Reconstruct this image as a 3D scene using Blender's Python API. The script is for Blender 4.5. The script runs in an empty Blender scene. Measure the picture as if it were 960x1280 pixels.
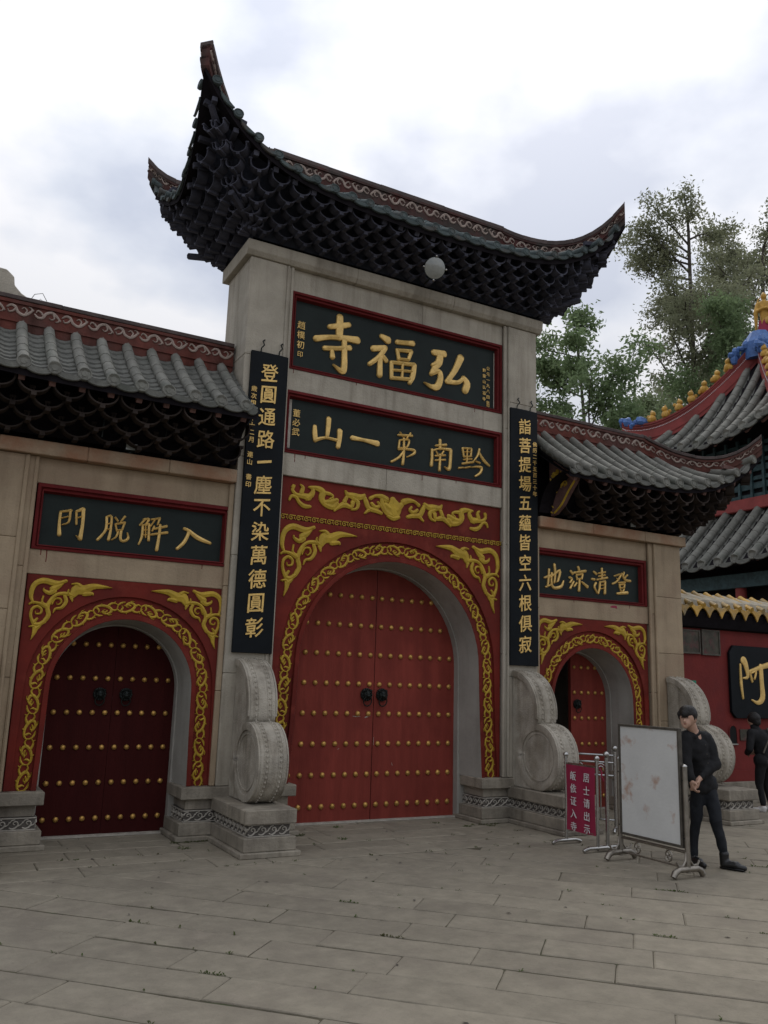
import bpy, bmesh, math, random
from mathutils import Vector, Matrix, noise as mnoise
R = math.radians
PI = math.pi
random.seed(7)
scene = bpy.context.scene
COL = scene.collection

# ------------------------------------------------------------------ camera
cam_d = bpy.data.cameras.new('camera')
cam = bpy.data.objects.new('camera', cam_d)
COL.objects.link(cam)
scene.camera = cam
cam_d.sensor_fit = 'VERTICAL'
cam_d.sensor_height = 24.0
cam_d.lens = 1056.17 / 1280 * 24.0
cam_d.clip_end = 3000
def cam_axes(yaw, pitch, roll):
    fwd = Vector((math.sin(yaw) * math.cos(pitch), math.cos(yaw) * math.cos(pitch), math.sin(pitch)))
    r0 = Vector((math.cos(yaw), -math.sin(yaw), 0)); u0 = r0.cross(fwd)
    c, s = math.cos(roll), math.sin(roll)
    return c * r0 + s * u0, -s * r0 + c * u0, fwd
_r, _u, _f = cam_axes(0.4930, 0.1997, 0.0318)
M = Matrix((_r, _u, -_f)).transposed().to_4x4()
M.translation = Vector((-5.380, -9.638, 1.75))
cam.matrix_world = M

# ------------------------------------------------------------------ world, overcast
world = bpy.data.worlds.new('World'); scene.world = world; world.use_nodes = True
SUN_EL, SUN_ROT = R(52), R(150)
nt = world.node_tree; nt.nodes.clear()
N = nt.nodes.new; LK = nt.links.new
wout = N('ShaderNodeOutputWorld')
sky = N('ShaderNodeTexSky'); sky.sky_type = 'NISHITA'; sky.sun_disc = False
sky.sun_elevation = SUN_EL; sky.sun_rotation = R(40); sky.air_density = 1.2; sky.dust_density = 3
bgs = N('ShaderNodeBackground'); bgs.inputs['Strength'].default_value = 0.1
LK(sky.outputs[0], bgs.inputs['Color'])
tc = N('ShaderNodeTexCoord')
mp = N('ShaderNodeMapping'); mp.inputs['Scale'].default_value = (1.0, 1.0, 1.7); mp.inputs['Location'].default_value = (3.1, 0.4, 0.2)
LK(tc.outputs['Generated'], mp.inputs['Vector'])
n1 = N('ShaderNodeTexNoise'); n1.inputs['Scale'].default_value = 3.1; n1.inputs['Detail'].default_value = 6; n1.inputs['Roughness'].default_value = 0.48
LK(mp.outputs[0], n1.inputs['Vector'])
cr = N('ShaderNodeValToRGB')
cr.color_ramp.elements[0].position = 0.41; cr.color_ramp.elements[0].color = (0.60, 0.65, 0.77, 1)
cr.color_ramp.elements[1].position = 0.57; cr.color_ramp.elements[1].color = (1.0, 1.0, 1.03, 1)
e = cr.color_ramp.elements.new(0.485); e.color = (0.77, 0.81, 0.90, 1)
LK(n1.outputs['Fac'], cr.inputs['Fac'])
bgc = N('ShaderNodeBackground'); bgc.inputs['Strength'].default_value = 1.0
sp_ = N('ShaderNodeSeparateXYZ'); LK(tc.outputs['Generated'], sp_.inputs[0])
hz = N('ShaderNodeMapRange'); hz.inputs[1].default_value = 0.30; hz.inputs[2].default_value = 0.66; hz.inputs[3].default_value = 0.50; hz.inputs[4].default_value = 0.80
LK(sp_.outputs[2], hz.inputs[0])
mh = N('ShaderNodeMix'); mh.data_type = 'RGBA'; mh.blend_type = 'MULTIPLY'; mh.inputs[0].default_value = 1.0
LK(cr.outputs['Color'], mh.inputs[6]); LK(hz.outputs[0], mh.inputs[7])
LK(mh.outputs[2], bgc.inputs['Color'])
mx = N('ShaderNodeMixShader'); mx.inputs[0].default_value = 0.93
LK(bgs.outputs[0], mx.inputs[1]); LK(bgc.outputs[0], mx.inputs[2]); LK(mx.outputs[0], wout.inputs['Surface'])

# soft sun behind cloud, high to the back right of the gate
sun_d = bpy.data.lights.new('sun', 'SUN'); sun_d.energy = 0.6; sun_d.angle = R(25); sun_d.color = (1.0, 0.95, 0.88)
sun = bpy.data.objects.new('sun', sun_d); COL.objects.link(sun)
sd = Vector((math.sin(R(40)) * math.cos(SUN_EL), math.cos(R(40)) * math.cos(SUN_EL), math.sin(SUN_EL)))
sun.rotation_euler = sd.to_track_quat('Z', 'Y').to_euler()

vs = scene.view_settings
vs.view_transform = 'Standard'; vs.look = 'None'; vs.exposure = 0.60; vs.gamma = 1.0; vs.use_curve_mapping = False
scene.cycles.max_bounces = 5; scene.cycles.diffuse_bounces = 3; scene.cycles.glossy_bounces = 2
scene.cycles.use_denoising = True

# ------------------------------------------------------------------ materials
def mat(name, col, rough=0.8, var=0.18, scale=3.0, bump=0.25, bscale=35.0, metal=0.0, spec=0.3,
        col2=None, c2scale=1.3, c2lo=0.5, c2hi=0.7, streak=0.0, rnd=0.0, speck=0.0, stretch=None, col3=None):
    m = bpy.data.materials.new(name); m.use_nodes = True
    t = m.node_tree; b = t.nodes['Principled BSDF']
    n = t.nodes.new; l = t.links.new
    geo = n('ShaderNodeNewGeometry'); pos = geo.outputs['Position']
    if stretch:
        mpn = n('ShaderNodeMapping'); mpn.inputs['Scale'].default_value = stretch
        l(pos, mpn.inputs['Vector']); pos = mpn.outputs[0]
    nz = n('ShaderNodeTexNoise'); nz.inputs['Scale'].default_value = scale; nz.inputs['Detail'].default_value = 6; nz.inputs['Roughness'].default_value = 0.65
    l(pos, nz.inputs['Vector'])
    rp = n('ShaderNodeValToRGB')
    lo = tuple(max(c * (1 - var), 0) for c in col); hi = tuple(min(c * (1 + var), 1) for c in col)
    rp.color_ramp.elements[0].position = 0.3; rp.color_ramp.elements[0].color = (*lo, 1)
    rp.color_ramp.elements[1].position = 0.7; rp.color_ramp.elements[1].color = (*hi, 1)
    l(nz.outputs['Fac'], rp.inputs['Fac']); cur = rp.outputs['Color']
    def mixc(a, fac, bcol, typ='MIX'):
        x = n('ShaderNodeMix'); x.data_type = 'RGBA'; x.blend_type = typ
        l(a, x.inputs[6]); x.inputs[7].default_value = (*bcol, 1)
        if hasattr(fac, 'links'): l(fac, x.inputs[0])
        else: x.inputs[0].default_value = fac
        return x.outputs[2]
    def thr(sc, lo_, hi_, st=None, off=0.0):
        q = n('ShaderNodeMapping'); q.inputs['Location'].default_value = (off, off * 1.7, off * 0.6)
        if st: q.inputs['Scale'].default_value = st
        l(geo.outputs['Position'], q.inputs['Vector'])
        z = n('ShaderNodeTexNoise'); z.inputs['Scale'].default_value = sc; z.inputs['Detail'].default_value = 5; z.inputs['Roughness'].default_value = 0.6
        l(q.outputs[0], z.inputs['Vector'])
        mr = n('ShaderNodeMapRange'); mr.inputs[1].default_value = lo_; mr.inputs[2].default_value = hi_
        l(z.outputs['Fac'], mr.inputs[0]); return mr.outputs[0]
    if col2: cur = mixc(cur, thr(c2scale, c2lo, c2hi, off=3.3), col2)
    if col3: cur = mixc(cur, thr(c2scale * 2.3, 0.55, 0.72, off=9.1), col3)
    if streak: 
        f = thr(1.0, 0.48, 0.72, (7, 7, 0.7), 5.0)
        mm = n('ShaderNodeMath'); mm.operation = 'MULTIPLY'; mm.inputs[1].default_value = streak; l(f, mm.inputs[0])
        cur = mixc(cur, mm.outputs[0], (0.30, 0.26, 0.22), 'MULTIPLY')
    if speck:
        f = thr(90.0, 0.62, 0.72, off=2.0)
        mm = n('ShaderNodeMath'); mm.operation = 'MULTIPLY'; mm.inputs[1].default_value = speck; l(f, mm.inputs[0])
        cur = mixc(cur, mm.outputs[0], (0.35, 0.33, 0.3), 'MULTIPLY')
    if rnd:
        oi = n('ShaderNodeObjectInfo'); mr = n('ShaderNodeMapRange'); mr.inputs[3].default_value = 1 - rnd; mr.inputs[4].default_value = 1 + rnd
        l(oi.outputs['Random'], mr.inputs[0])
        hs = n('ShaderNodeHueSaturation'); l(cur, hs.inputs['Color']); l(mr.outputs[0], hs.inputs['Value']); cur = hs.outputs[0]
    l(cur, b.inputs['Base Color'])
    b.inputs['Roughness'].default_value = rough; b.inputs['Metallic'].default_value = metal
    b.inputs['Specular IOR Level'].default_value = spec
    if bump:
        nb = n('ShaderNodeTexNoise'); nb.inputs['Scale'].default_value = bscale; nb.inputs['Detail'].default_value = 5; l(pos, nb.inputs['Vector'])
        bp = n('ShaderNodeBump'); bp.inputs['Strength'].default_value = bump; bp.inputs['Distance'].default_value = 0.02
        l(nb.outputs['Fac'], bp.inputs['Height']); l(bp.outputs[0], b.inputs['Normal'])
    return m

MT = dict(
 stone=mat('facade_stone', (0.39, 0.352, 0.285), 0.85, 0.14, 2.2, 0.35, 45, col2=(0.30, 0.27, 0.215), streak=0.45, speck=0.5, rnd=0.05),
 wingstone=mat('wing_stone', (0.35, 0.27, 0.18), 0.85, 0.14, 2.2, 0.3, 45, col2=(0.31, 0.225, 0.15), streak=0.28, speck=0.5, rnd=0.06),
 cornice=mat('stained_cornice_stone', (0.34, 0.25, 0.165), 0.85, 0.22, 3, 0.35, 40, col2=(0.30, 0.15, 0.085), c2scale=2.0, c2lo=0.42, c2hi=0.68, speck=0.5),
 reveal=mat('reveal_stone', (0.32, 0.305, 0.27), 0.8, 0.12, 1.8, 0.15, 30, col2=(0.26, 0.245, 0.215), streak=0.25),
 pedestal=mat('pedestal_stone', (0.27, 0.24, 0.19), 0.85, 0.25, 3, 0.45, 30, col2=(0.15, 0.13, 0.105), streak=0.5, speck=0.5, rnd=0.06),
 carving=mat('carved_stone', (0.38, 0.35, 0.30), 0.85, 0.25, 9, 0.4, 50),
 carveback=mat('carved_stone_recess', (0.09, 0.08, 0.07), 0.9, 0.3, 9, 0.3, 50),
 drum=mat('drum_stone', (0.38, 0.345, 0.285), 0.85, 0.22, 4, 0.5, 55, col2=(0.25, 0.22, 0.17), c2scale=2.5, streak=0.6, speck=0.7),
 red=mat('red_paint', (0.155, 0.020, 0.013), 0.7, 0.16, 2.5, 0.12, 20, col2=(0.100, 0.016, 0.012), c2lo=0.4, c2hi=0.65, speck=0.5, spec=0.15, col3=(0.185, 0.032, 0.021)),
 frame=mat('maroon_frame_paint', (0.115, 0.012, 0.012), 0.7, 0.2, 5, 0.15, 30, spec=0.15),
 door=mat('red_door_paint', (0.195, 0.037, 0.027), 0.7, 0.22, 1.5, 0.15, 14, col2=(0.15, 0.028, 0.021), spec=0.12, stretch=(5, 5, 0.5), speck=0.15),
 doorL=mat('dark_left_door_red', (0.040, 0.0062, 0.0055), 0.75, 0.18, 1.5, 0.15, 14, col2=(0.035, 0.005, 0.005), spec=0.1, stretch=(5, 5, 0.5), speck=0.15),  # left bay leaves, much darker than the other doors
 gold=mat('gold_leaf', (0.70, 0.46, 0.14), 0.38, 0.2, 12, 0.15, 60, metal=0.35, spec=0.6),
 goldrelief=mat('gold_relief_paint', (0.43, 0.285, 0.028), 0.55, 0.2, 9, 0.2, 40, metal=0.1, col2=(0.36, 0.22, 0.02), c2scale=8, spec=0.3),
 stud=mat('gilded_stud', (0.50, 0.29, 0.08), 0.4, 0.25, 20, 0.1, 60, metal=0.6, rnd=0.12),
 plaque=mat('green_black_lacquer', (0.011, 0.017, 0.015), 0.5, 0.25, 3, 0.06, 20, spec=0.18),
 couplet=mat('black_lacquer', (0.007, 0.009, 0.011), 0.5, 0.25, 3, 0.05, 20, spec=0.1),
 iron=mat('dark_bronze', (0.02, 0.024, 0.022), 0.45, 0.3, 20, 0.2, 60, metal=0.6),
 tile=mat('grey_roof_tile', (0.185, 0.182, 0.16), 0.8, 0.25, 6, 0.3, 50, col2=(0.13, 0.135, 0.115), c2scale=3, rnd=0.10, speck=0.5, spec=0.15),
 tile2=mat('green_grey_roof_tile', (0.075, 0.095, 0.095), 0.8, 0.3, 6, 0.3, 50, col2=(0.10, 0.085, 0.075), c2scale=4, rnd=0.12, spec=0.15),
 pan=mat('grey_pan_tile', (0.13, 0.13, 0.115), 0.8, 0.3, 8, 0.3, 50, col2=(0.09, 0.095, 0.08), c2scale=3, rnd=0.08),
 ridge=mat('ridge_red_plaster', (0.135, 0.046, 0.036), 0.85, 0.3, 5, 0.3, 30, col2=(0.10, 0.05, 0.042), c2scale=1.6, c2lo=0.42, c2hi=0.6, streak=0.6, spec=0.1),
 ridge2=mat('sooty_ridge_plaster', (0.085, 0.036, 0.032), 0.85, 0.3, 5, 0.3, 30, col2=(0.06, 0.05, 0.045), c2scale=2.5, c2lo=0.4, c2hi=0.6, streak=0.5, spec=0.1),
 cap=mat('ridge_cap_tile', (0.085, 0.065, 0.06), 0.85, 0.3, 8, 0.3, 50, rnd=0.15),
 vine=mat('pale_vine_relief', (0.34, 0.27, 0.23), 0.8, 0.25, 10, 0.3, 50),
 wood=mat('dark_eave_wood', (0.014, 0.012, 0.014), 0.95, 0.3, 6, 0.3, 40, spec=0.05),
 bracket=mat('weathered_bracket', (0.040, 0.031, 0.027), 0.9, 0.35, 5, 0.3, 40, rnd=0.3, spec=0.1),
 wood2=mat('veil_blue_eave_board', (0.045, 0.050, 0.068), 0.95, 0.3, 6, 0.3, 40, spec=0.05),  # bluish lens veil under the central eave mixed into the board colour
 bracket2=mat('veil_blue_bracket', (0.060, 0.061, 0.080), 0.9, 0.35, 5, 0.3, 40, rnd=0.3, spec=0.15),  # lifted blue: lens veil painted into the central bracket colour
 rafter=mat('rafter_paint', (0.13, 0.07, 0.06), 0.8, 0.3, 8, 0.2, 40, rnd=0.2),
 paver=mat('worn_paving_stone', (0.235, 0.208, 0.160), 0.88, 0.16, 6.0, 0.4, 30, col2=(0.195, 0.170, 0.133), c2scale=2.2, rnd=0.08, speck=0.5, spec=0.15, col3=(0.25, 0.218, 0.17)),
 joint=mat('dirt_joint', (0.075, 0.064, 0.042), 0.95, 0.4, 6, 0.4, 40, col2=(0.05, 0.06, 0.025), c2scale=4),
 ground=mat('courtyard_ground', (0.20, 0.175, 0.14), 0.9, 0.15, 0.6, 0.3, 30),
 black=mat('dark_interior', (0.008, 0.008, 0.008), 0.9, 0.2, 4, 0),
 redwall=mat('red_wall_plaster', (0.155, 0.019, 0.016), 0.8, 0.2, 1.3, 0.2, 20, col2=(0.125, 0.018, 0.018), speck=0.3),
 glaze=mat('yellow_glazed_tile', (0.42, 0.24, 0.035), 0.4, 0.35, 8, 0.2, 40, rnd=0.25, spec=0.5, col2=(0.16, 0.16, 0.12), c2scale=2),
 lime=mat('weathered_coping_mortar', (0.34, 0.30, 0.23), 0.9, 0.3, 8, 0.5, 40),
 steel=mat('stainless_steel', (0.42, 0.41, 0.39), 0.24, 0.1, 8, 0.03, 60, metal=0.95),
 steel2=mat('tarnished_steel', (0.26, 0.235, 0.20), 0.38, 0.25, 12, 0.08, 60, metal=0.85),
 magenta=mat('magenta_banner', (0.27, 0.02, 0.055), 0.6, 0.1, 4, 0.05, 20),
 white=mat('white_lettering', (0.62, 0.58, 0.58), 0.6, 0.1, 10, 0),
 boardw=mat('peeling_white_board', (0.56, 0.56, 0.535), 0.7, 0.06, 3, 0.12, 30, col2=(0.42, 0.30, 0.24), c2scale=4.0, c2lo=0.56, c2hi=0.66, speck=0.2),
 boardf=mat('rusty_board_frame', (0.09, 0.08, 0.065), 0.6, 0.35, 14, 0.3, 50, metal=0.4),
 green=mat('green_sign', (0.01, 0.20, 0.12), 0.5, 0.1, 8, 0),
 notice=mat('dark_framed_notice', (0.05, 0.045, 0.03), 0.5, 0.5, 9, 0.1, 30, col2=(0.10, 0.03, 0.03), c2scale=7),
 bark=mat('bark', (0.07, 0.06, 0.05), 0.9, 0.35, 6, 0.6, 25),
 blue=mat('blue_painted_ornament', (0.07, 0.15, 0.36), 0.5, 0.3, 9, 0.3, 30),
 ochre=mat('yellow_painted_ornament', (0.46, 0.26, 0.045), 0.5, 0.3, 9, 0.3, 30),
 hallred=mat('pavilion_ridge_red', (0.26, 0.05, 0.045), 0.7, 0.2, 4, 0.2, 30, col2=(0.18, 0.04, 0.035)),
 beam=mat('blue_green_beam_paint', (0.03, 0.06, 0.065), 0.6, 0.5, 9, 0.1, 30),
 lens=mat('lamp_glass', (0.27, 0.28, 0.26), 0.12, 0.15, 9, 0.05, 30, spec=0.9),
 skin=mat('skin', (0.44, 0.27, 0.195), 0.5, 0.08, 20, 0.05, 80),
 hair=mat('black_hair', (0.012, 0.010, 0.009), 0.5, 0.3, 60, 0.5, 140, stretch=(1, 1, 0.25)),
 shirt=mat('black_cotton_shirt', (0.011, 0.011, 0.012), 0.85, 0.25, 10, 0.3, 120),
 jeans=mat('dark_navy_trousers', (0.012, 0.014, 0.018), 0.8, 0.25, 12, 0.3, 120),
 boot=mat('black_leather', (0.01, 0.01, 0.01), 0.32, 0.2, 12, 0.1, 60, spec=0.5),
 shoe=mat('white_trainer', (0.55, 0.53, 0.50), 0.6, 0.1, 12, 0.1, 60),
)
def leafmat(name, c1, c2):
    m = mat(name, c1, 0.55, 0.35, 1.2, 0, rnd=0, col2=c2, c2scale=0.8, c2lo=0.4, c2hi=0.65)
    t = m.node_tree; b = t.nodes['Principled BSDF']; out = t.nodes['Material Output']
    tr = t.nodes.new('ShaderNodeBsdfTranslucent'); mx_ = t.nodes.new('ShaderNodeMixShader'); mx_.inputs[0].default_value = 0.35
    src = b.inputs['Base Color'].links[0].from_socket
    hs = t.nodes.new('ShaderNodeHueSaturation'); hs.inputs['Value'].default_value = 1.7; t.links.new(src, hs.inputs['Color']); t.links.new(hs.outputs[0], tr.inputs['Color'])
    t.links.new(b.outputs[0], mx_.inputs[1]); t.links.new(tr.outputs[0], mx_.inputs[2]); t.links.new(mx_.outputs[0], out.inputs['Surface'])
    b.inputs['Specular IOR Level'].default_value = 0.15
    return m
MT['leafA'] = leafmat('broad_leaf', (0.165, 0.20, 0.105), (0.12, 0.155, 0.08))
MT['leafB'] = leafmat('grey_green_leaf', (0.20, 0.21, 0.13), (0.15, 0.165, 0.10))
MT['leafC'] = leafmat('fresh_leaf', (0.16, 0.215, 0.105), (0.115, 0.165, 0.08))
MT['weed'] = leafmat('weed_leaf', (0.055, 0.095, 0.02), (0.07, 0.07, 0.025))

# ------------------------------------------------------------------ mesh helpers
class MB:
    def __init__(s): s.v = []; s.f = []
    def add(s, vs, fs):
        o = len(s.v); s.v += [tuple(p) for p in vs]; s.f += [tuple(i + o for i in f) for f in fs]; return s
    def box(s, x0, x1, y0, y1, z0, z1):
        vs = [(x, y, z) for x in (x0, x1) for y in (y0, y1) for z in (z0, z1)]
        return s.add(vs, [(0, 1, 3, 2), (4, 6, 7, 5), (0, 4, 5, 1), (2, 3, 7, 6), (0, 2, 6, 4), (1, 5, 7, 3)])
    def prism(s, poly, a0, a1, axis='y'):
        n = len(poly)
        if axis == 'y': P = [(p[0], a, p[1]) for a in (a0, a1) for p in poly]
        elif axis == 'x': P = [(a, p[0], p[1]) for a in (a0, a1) for p in poly]
        else: P = [(p[0], p[1], a) for a in (a0, a1) for p in poly]
        return s.add(P, [tuple(range(n)), tuple(range(2 * n - 1, n - 1, -1))] + [(i, (i + 1) % n, n + (i + 1) % n, n + i) for i in range(n)])
    def tube(s, pts, rad, n=8, cap=True, sx=1.0):
        pts = [Vector(p) for p in pts]; rings = []
        rr = rad if isinstance(rad, (list, tuple)) else [rad] * len(pts)
        prev = None
        for i, p in enumerate(pts):
            d = (pts[min(i + 1, len(pts) - 1)] - pts[max(i - 1, 0)])
            if d.length < 1e-9: d = Vector((0, 0, 1))
            d.normalize()
            if prev is None:
                up = Vector((0, 0, 1)) if abs(d.z) < 0.9 else Vector((0, 1, 0))
                a = d.cross(up).normalized()
            else:
                a = (prev - d * prev.dot(d))
                a = a.normalized() if a.length > 1e-6 else d.orthogonal().normalized()
            prev = a; b = d.cross(a)
            rings.append([p + (a * math.cos(2 * PI * k / n) * sx + b * math.sin(2 * PI * k / n)) * rr[i] for k in range(n)])
        vs = [q for r_ in rings for q in r_]
        fs = [(i * n + k, i * n + (k + 1) % n, (i + 1) * n + (k + 1) % n, (i + 1) * n + k) for i in range(len(pts) - 1) for k in range(n)]
        if cap: fs += [tuple(range(n - 1, -1, -1)), tuple((len(pts) - 1) * n + k for k in range(n))]
        return s.add(vs, fs)
    def ball(s, c, r, n=10, m=6, sc=(1, 1, 1)):
        vs = []; fs = []
        for i in range(m + 1):
            th = PI * i / m
            for k in range(n):
                ph = 2 * PI * k / n
                vs.append((c[0] + r * sc[0] * math.sin(th) * math.cos(ph), c[1] + r * sc[1] * math.sin(th) * math.sin(ph), c[2] + r * sc[2] * math.cos(th)))
        for i in range(m):
            for k in range(n): fs.append((i * n + k, (i + 1) * n + k, (i + 1) * n + (k + 1) % n, i * n + (k + 1) % n))
        return s.add(vs, fs)
    def grid(s, fn, nu, nv):
        vs = [fn(i / nu, j / nv) for i in range(nu + 1) for j in range(nv + 1)]
        w = nv + 1
        return s.add(vs, [(i * w + j, (i + 1) * w + j, (i + 1) * w + j + 1, i * w + j + 1) for i in range(nu) for j in range(nv)])
    def mesh(s, name, m, smooth=False, bevel=0, merge=True):
        me = bpy.data.meshes.new(name)
        me.from_pydata(s.v, [], s.f)
        bm = bmesh.new(); bm.from_mesh(me)
        if merge: bmesh.ops.remove_doubles(bm, verts=bm.verts, dist=1e-5)
        bmesh.ops.recalc_face_normals(bm, faces=bm.faces)
        if bevel:
            ed = [e_ for e_ in bm.edges if len(e_.link_faces) == 2 and e_.calc_face_angle(0) > 0.5]
            bmesh.ops.bevel(bm, geom=ed, offset=bevel, segments=1, affect='EDGES', profile=0.5)
        bm.to_mesh(me); bm.free()
        if smooth:
            me.polygons.foreach_set('use_smooth', [True] * len(me.polygons))
            try: me.set_sharp_from_angle(angle=R(40))
            except Exception: pass
        me.materials.append(m)
        return me
def link(name, me, parent=None, loc=None, rot=None, sc=None):
    o = bpy.data.objects.new(name, me); COL.objects.link(o)
    if parent is not None: o.parent = parent
    if loc is not None: o.location = loc
    if rot is not None: o.rotation_euler = rot
    if sc is not None: o.scale = sc
    return o
def part(name, mb, m, parent=None, smooth=False, bevel=0, **k):
    return link(name, mb.mesh(name, MT[m] if isinstance(m, str) else m, smooth, bevel), parent, **k)
def thing(name, label, cat, loc=(0, 0, 0), rz=0, group=None):
    o = bpy.data.objects.new(name, None); COL.objects.link(o); o.empty_display_size = 0.1
    o.location = loc; o.rotation_euler = (0, 0, rz)
    o['label'] = label; o['category'] = cat
    if group: o['group'] = group
    return o
def tag(o, label=None, cat=None, group=None, kind=None):
    if label: o['label'] = label
    if cat: o['category'] = cat
    if group: o['group'] = group
    if kind: o['kind'] = kind
    return o
def sub(name, parent):
    o = bpy.data.objects.new(name, None); COL.objects.link(o); o.parent = parent; o.empty_display_size = 0.1; return o

# brush strokes: lists [x,z,w, x,z,w ...] become raised ribbons on the plane y=y0, facing -y
def brush(strokes, y0, h=0.02, hk=0.0, sub_=4, fx=None):
    mb = MB()
    for si, st in enumerate(strokes):
        P = [(st[i], st[i + 1], st[i + 2]) for i in range(0, len(st), 3)]
        if len(P) == 2: P = [P[0], tuple((a + b) / 2 for a, b in zip(P[0], P[1])), P[1]]
        S = []
        for i in range(len(P) - 1):
            p0 = P[max(i - 1, 0)]; p1 = P[i]; p2 = P[i + 1]; p3 = P[min(i + 2, len(P) - 1)]
            for k in range(sub_):
                t = k / sub_
                S.append(tuple(0.5 * ((2 * p1[j]) + (-p0[j] + p2[j]) * t + (2 * p0[j] - 5 * p1[j] + 4 * p2[j] - p3[j]) * t * t + (-p0[j] + 3 * p1[j] - 3 * p2[j] + p3[j]) * t ** 3) for j in range(3)))
        S.append(P[-1])
        def ext(a, b):
            dx, dz = a[0] - b[0], a[1] - b[1]; L = math.hypot(dx, dz) or 1; w = a[2]
            return [(a[0] + dx / L * w * 0.26, a[1] + dz / L * w * 0.26, w * 0.78), (a[0] + dx / L * w * 0.42, a[1] + dz / L * w * 0.42, w * 0.3)]
        S = ext(S[0], S[1])[::-1] + S + ext(S[-1], S[-2])
        hh = h + hk * 0 + (si % 5) * 0.0006
        vs = []
        for i, (x, z, w) in enumerate(S):
            a = S[max(i - 1, 0)]; b = S[min(i + 1, len(S) - 1)]
            tx, tz = b[0] - a[0], b[1] - a[1]; L = math.hypot(tx, tz) or 1
            nx, nz_ = -tz / L, tx / L; w = max(w, 0.001) / 2
            e_ = 0.25 if i in (0, len(S) - 1) else (0.7 if i in (1, len(S) - 2) else 1)
            for q, k in ((-1, 0.0), (-0.88, 0.62), (0, 1.0), (0.88, 0.62), (1, 0.0)):
                vs.append((x + nx * w * q, y0 - hh * k * e_, z + nz_ * w * q))
        fs = [(i * 5 + k, i * 5 + k + 1, (i + 1) * 5 + k + 1, (i + 1) * 5 + k) for i in range(len(S) - 1) for k in range(4)]
        fs += [(0, 1, 2, 3, 4), tuple((len(S) - 1) * 5 + k for k in (4, 3, 2, 1, 0))]
        if fx: vs = [fx(v) for v in vs]
        mb.add(vs, fs)
    return mb
DG = None
def glyph(ch, m, height, depth=0.006, bold=0.012, slant=0.0, extra=None):
    c = bpy.data.curves.new('text', 'FONT'); c.body = ch; c.resolution_u = 2; c.extrude = 0.0
    o = bpy.data.objects.new('text', c); COL.objects.link(o)
    dg = bpy.context.evaluated_depsgraph_get()
    me = bpy.data.meshes.new_from_object(o.evaluated_get(dg))
    bpy.data.objects.remove(o); bpy.data.curves.remove(c)
    bm = bmesh.new(); bm.from_mesh(me)
    xs = [v.co.x for v in bm.verts]; ys = [v.co.y for v in bm.verts]
    cx, cy = (min(xs) + max(xs)) / 2, (min(ys) + max(ys)) / 2
    s = height / 0.92
    for v in bm.verts:
        x, y = (v.co.x - cx) * s, (v.co.y - cy) * s
        y += slant * x
        w = 0.03 * height * math.sin(y * 9 / height + x * 5 / height)
        v.co = Vector((x + w * 0.5, 0, y + w * 0.4))
    bb = bold * height * .75; base = list(bm.faces)
    for k, (ox, oy) in enumerate(((bb, 0), (-bb, 0), (0, bb), (0, -bb), (bb * .7, bb * .7), (-bb * .7, -bb * .7))):
        if not bold: break
        d_ = bmesh.ops.duplicate(bm, geom=base)
        for g in d_['geom']:
            if isinstance(g, bmesh.types.BMVert): g.co.x += ox; g.co.z += oy; g.co.y -= .0004 * (k + 1)
    r_ = bmesh.ops.extrude_face_region(bm, geom=list(bm.faces))
    for g in r_['geom']:
        if isinstance(g, bmesh.types.BMVert): g.co.y -= depth
    bmesh.ops.recalc_face_normals(bm, faces=bm.faces)
    bm.to_mesh(me); bm.free()
    me.materials.clear(); me.materials.append(MT[m])
    return me
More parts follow.
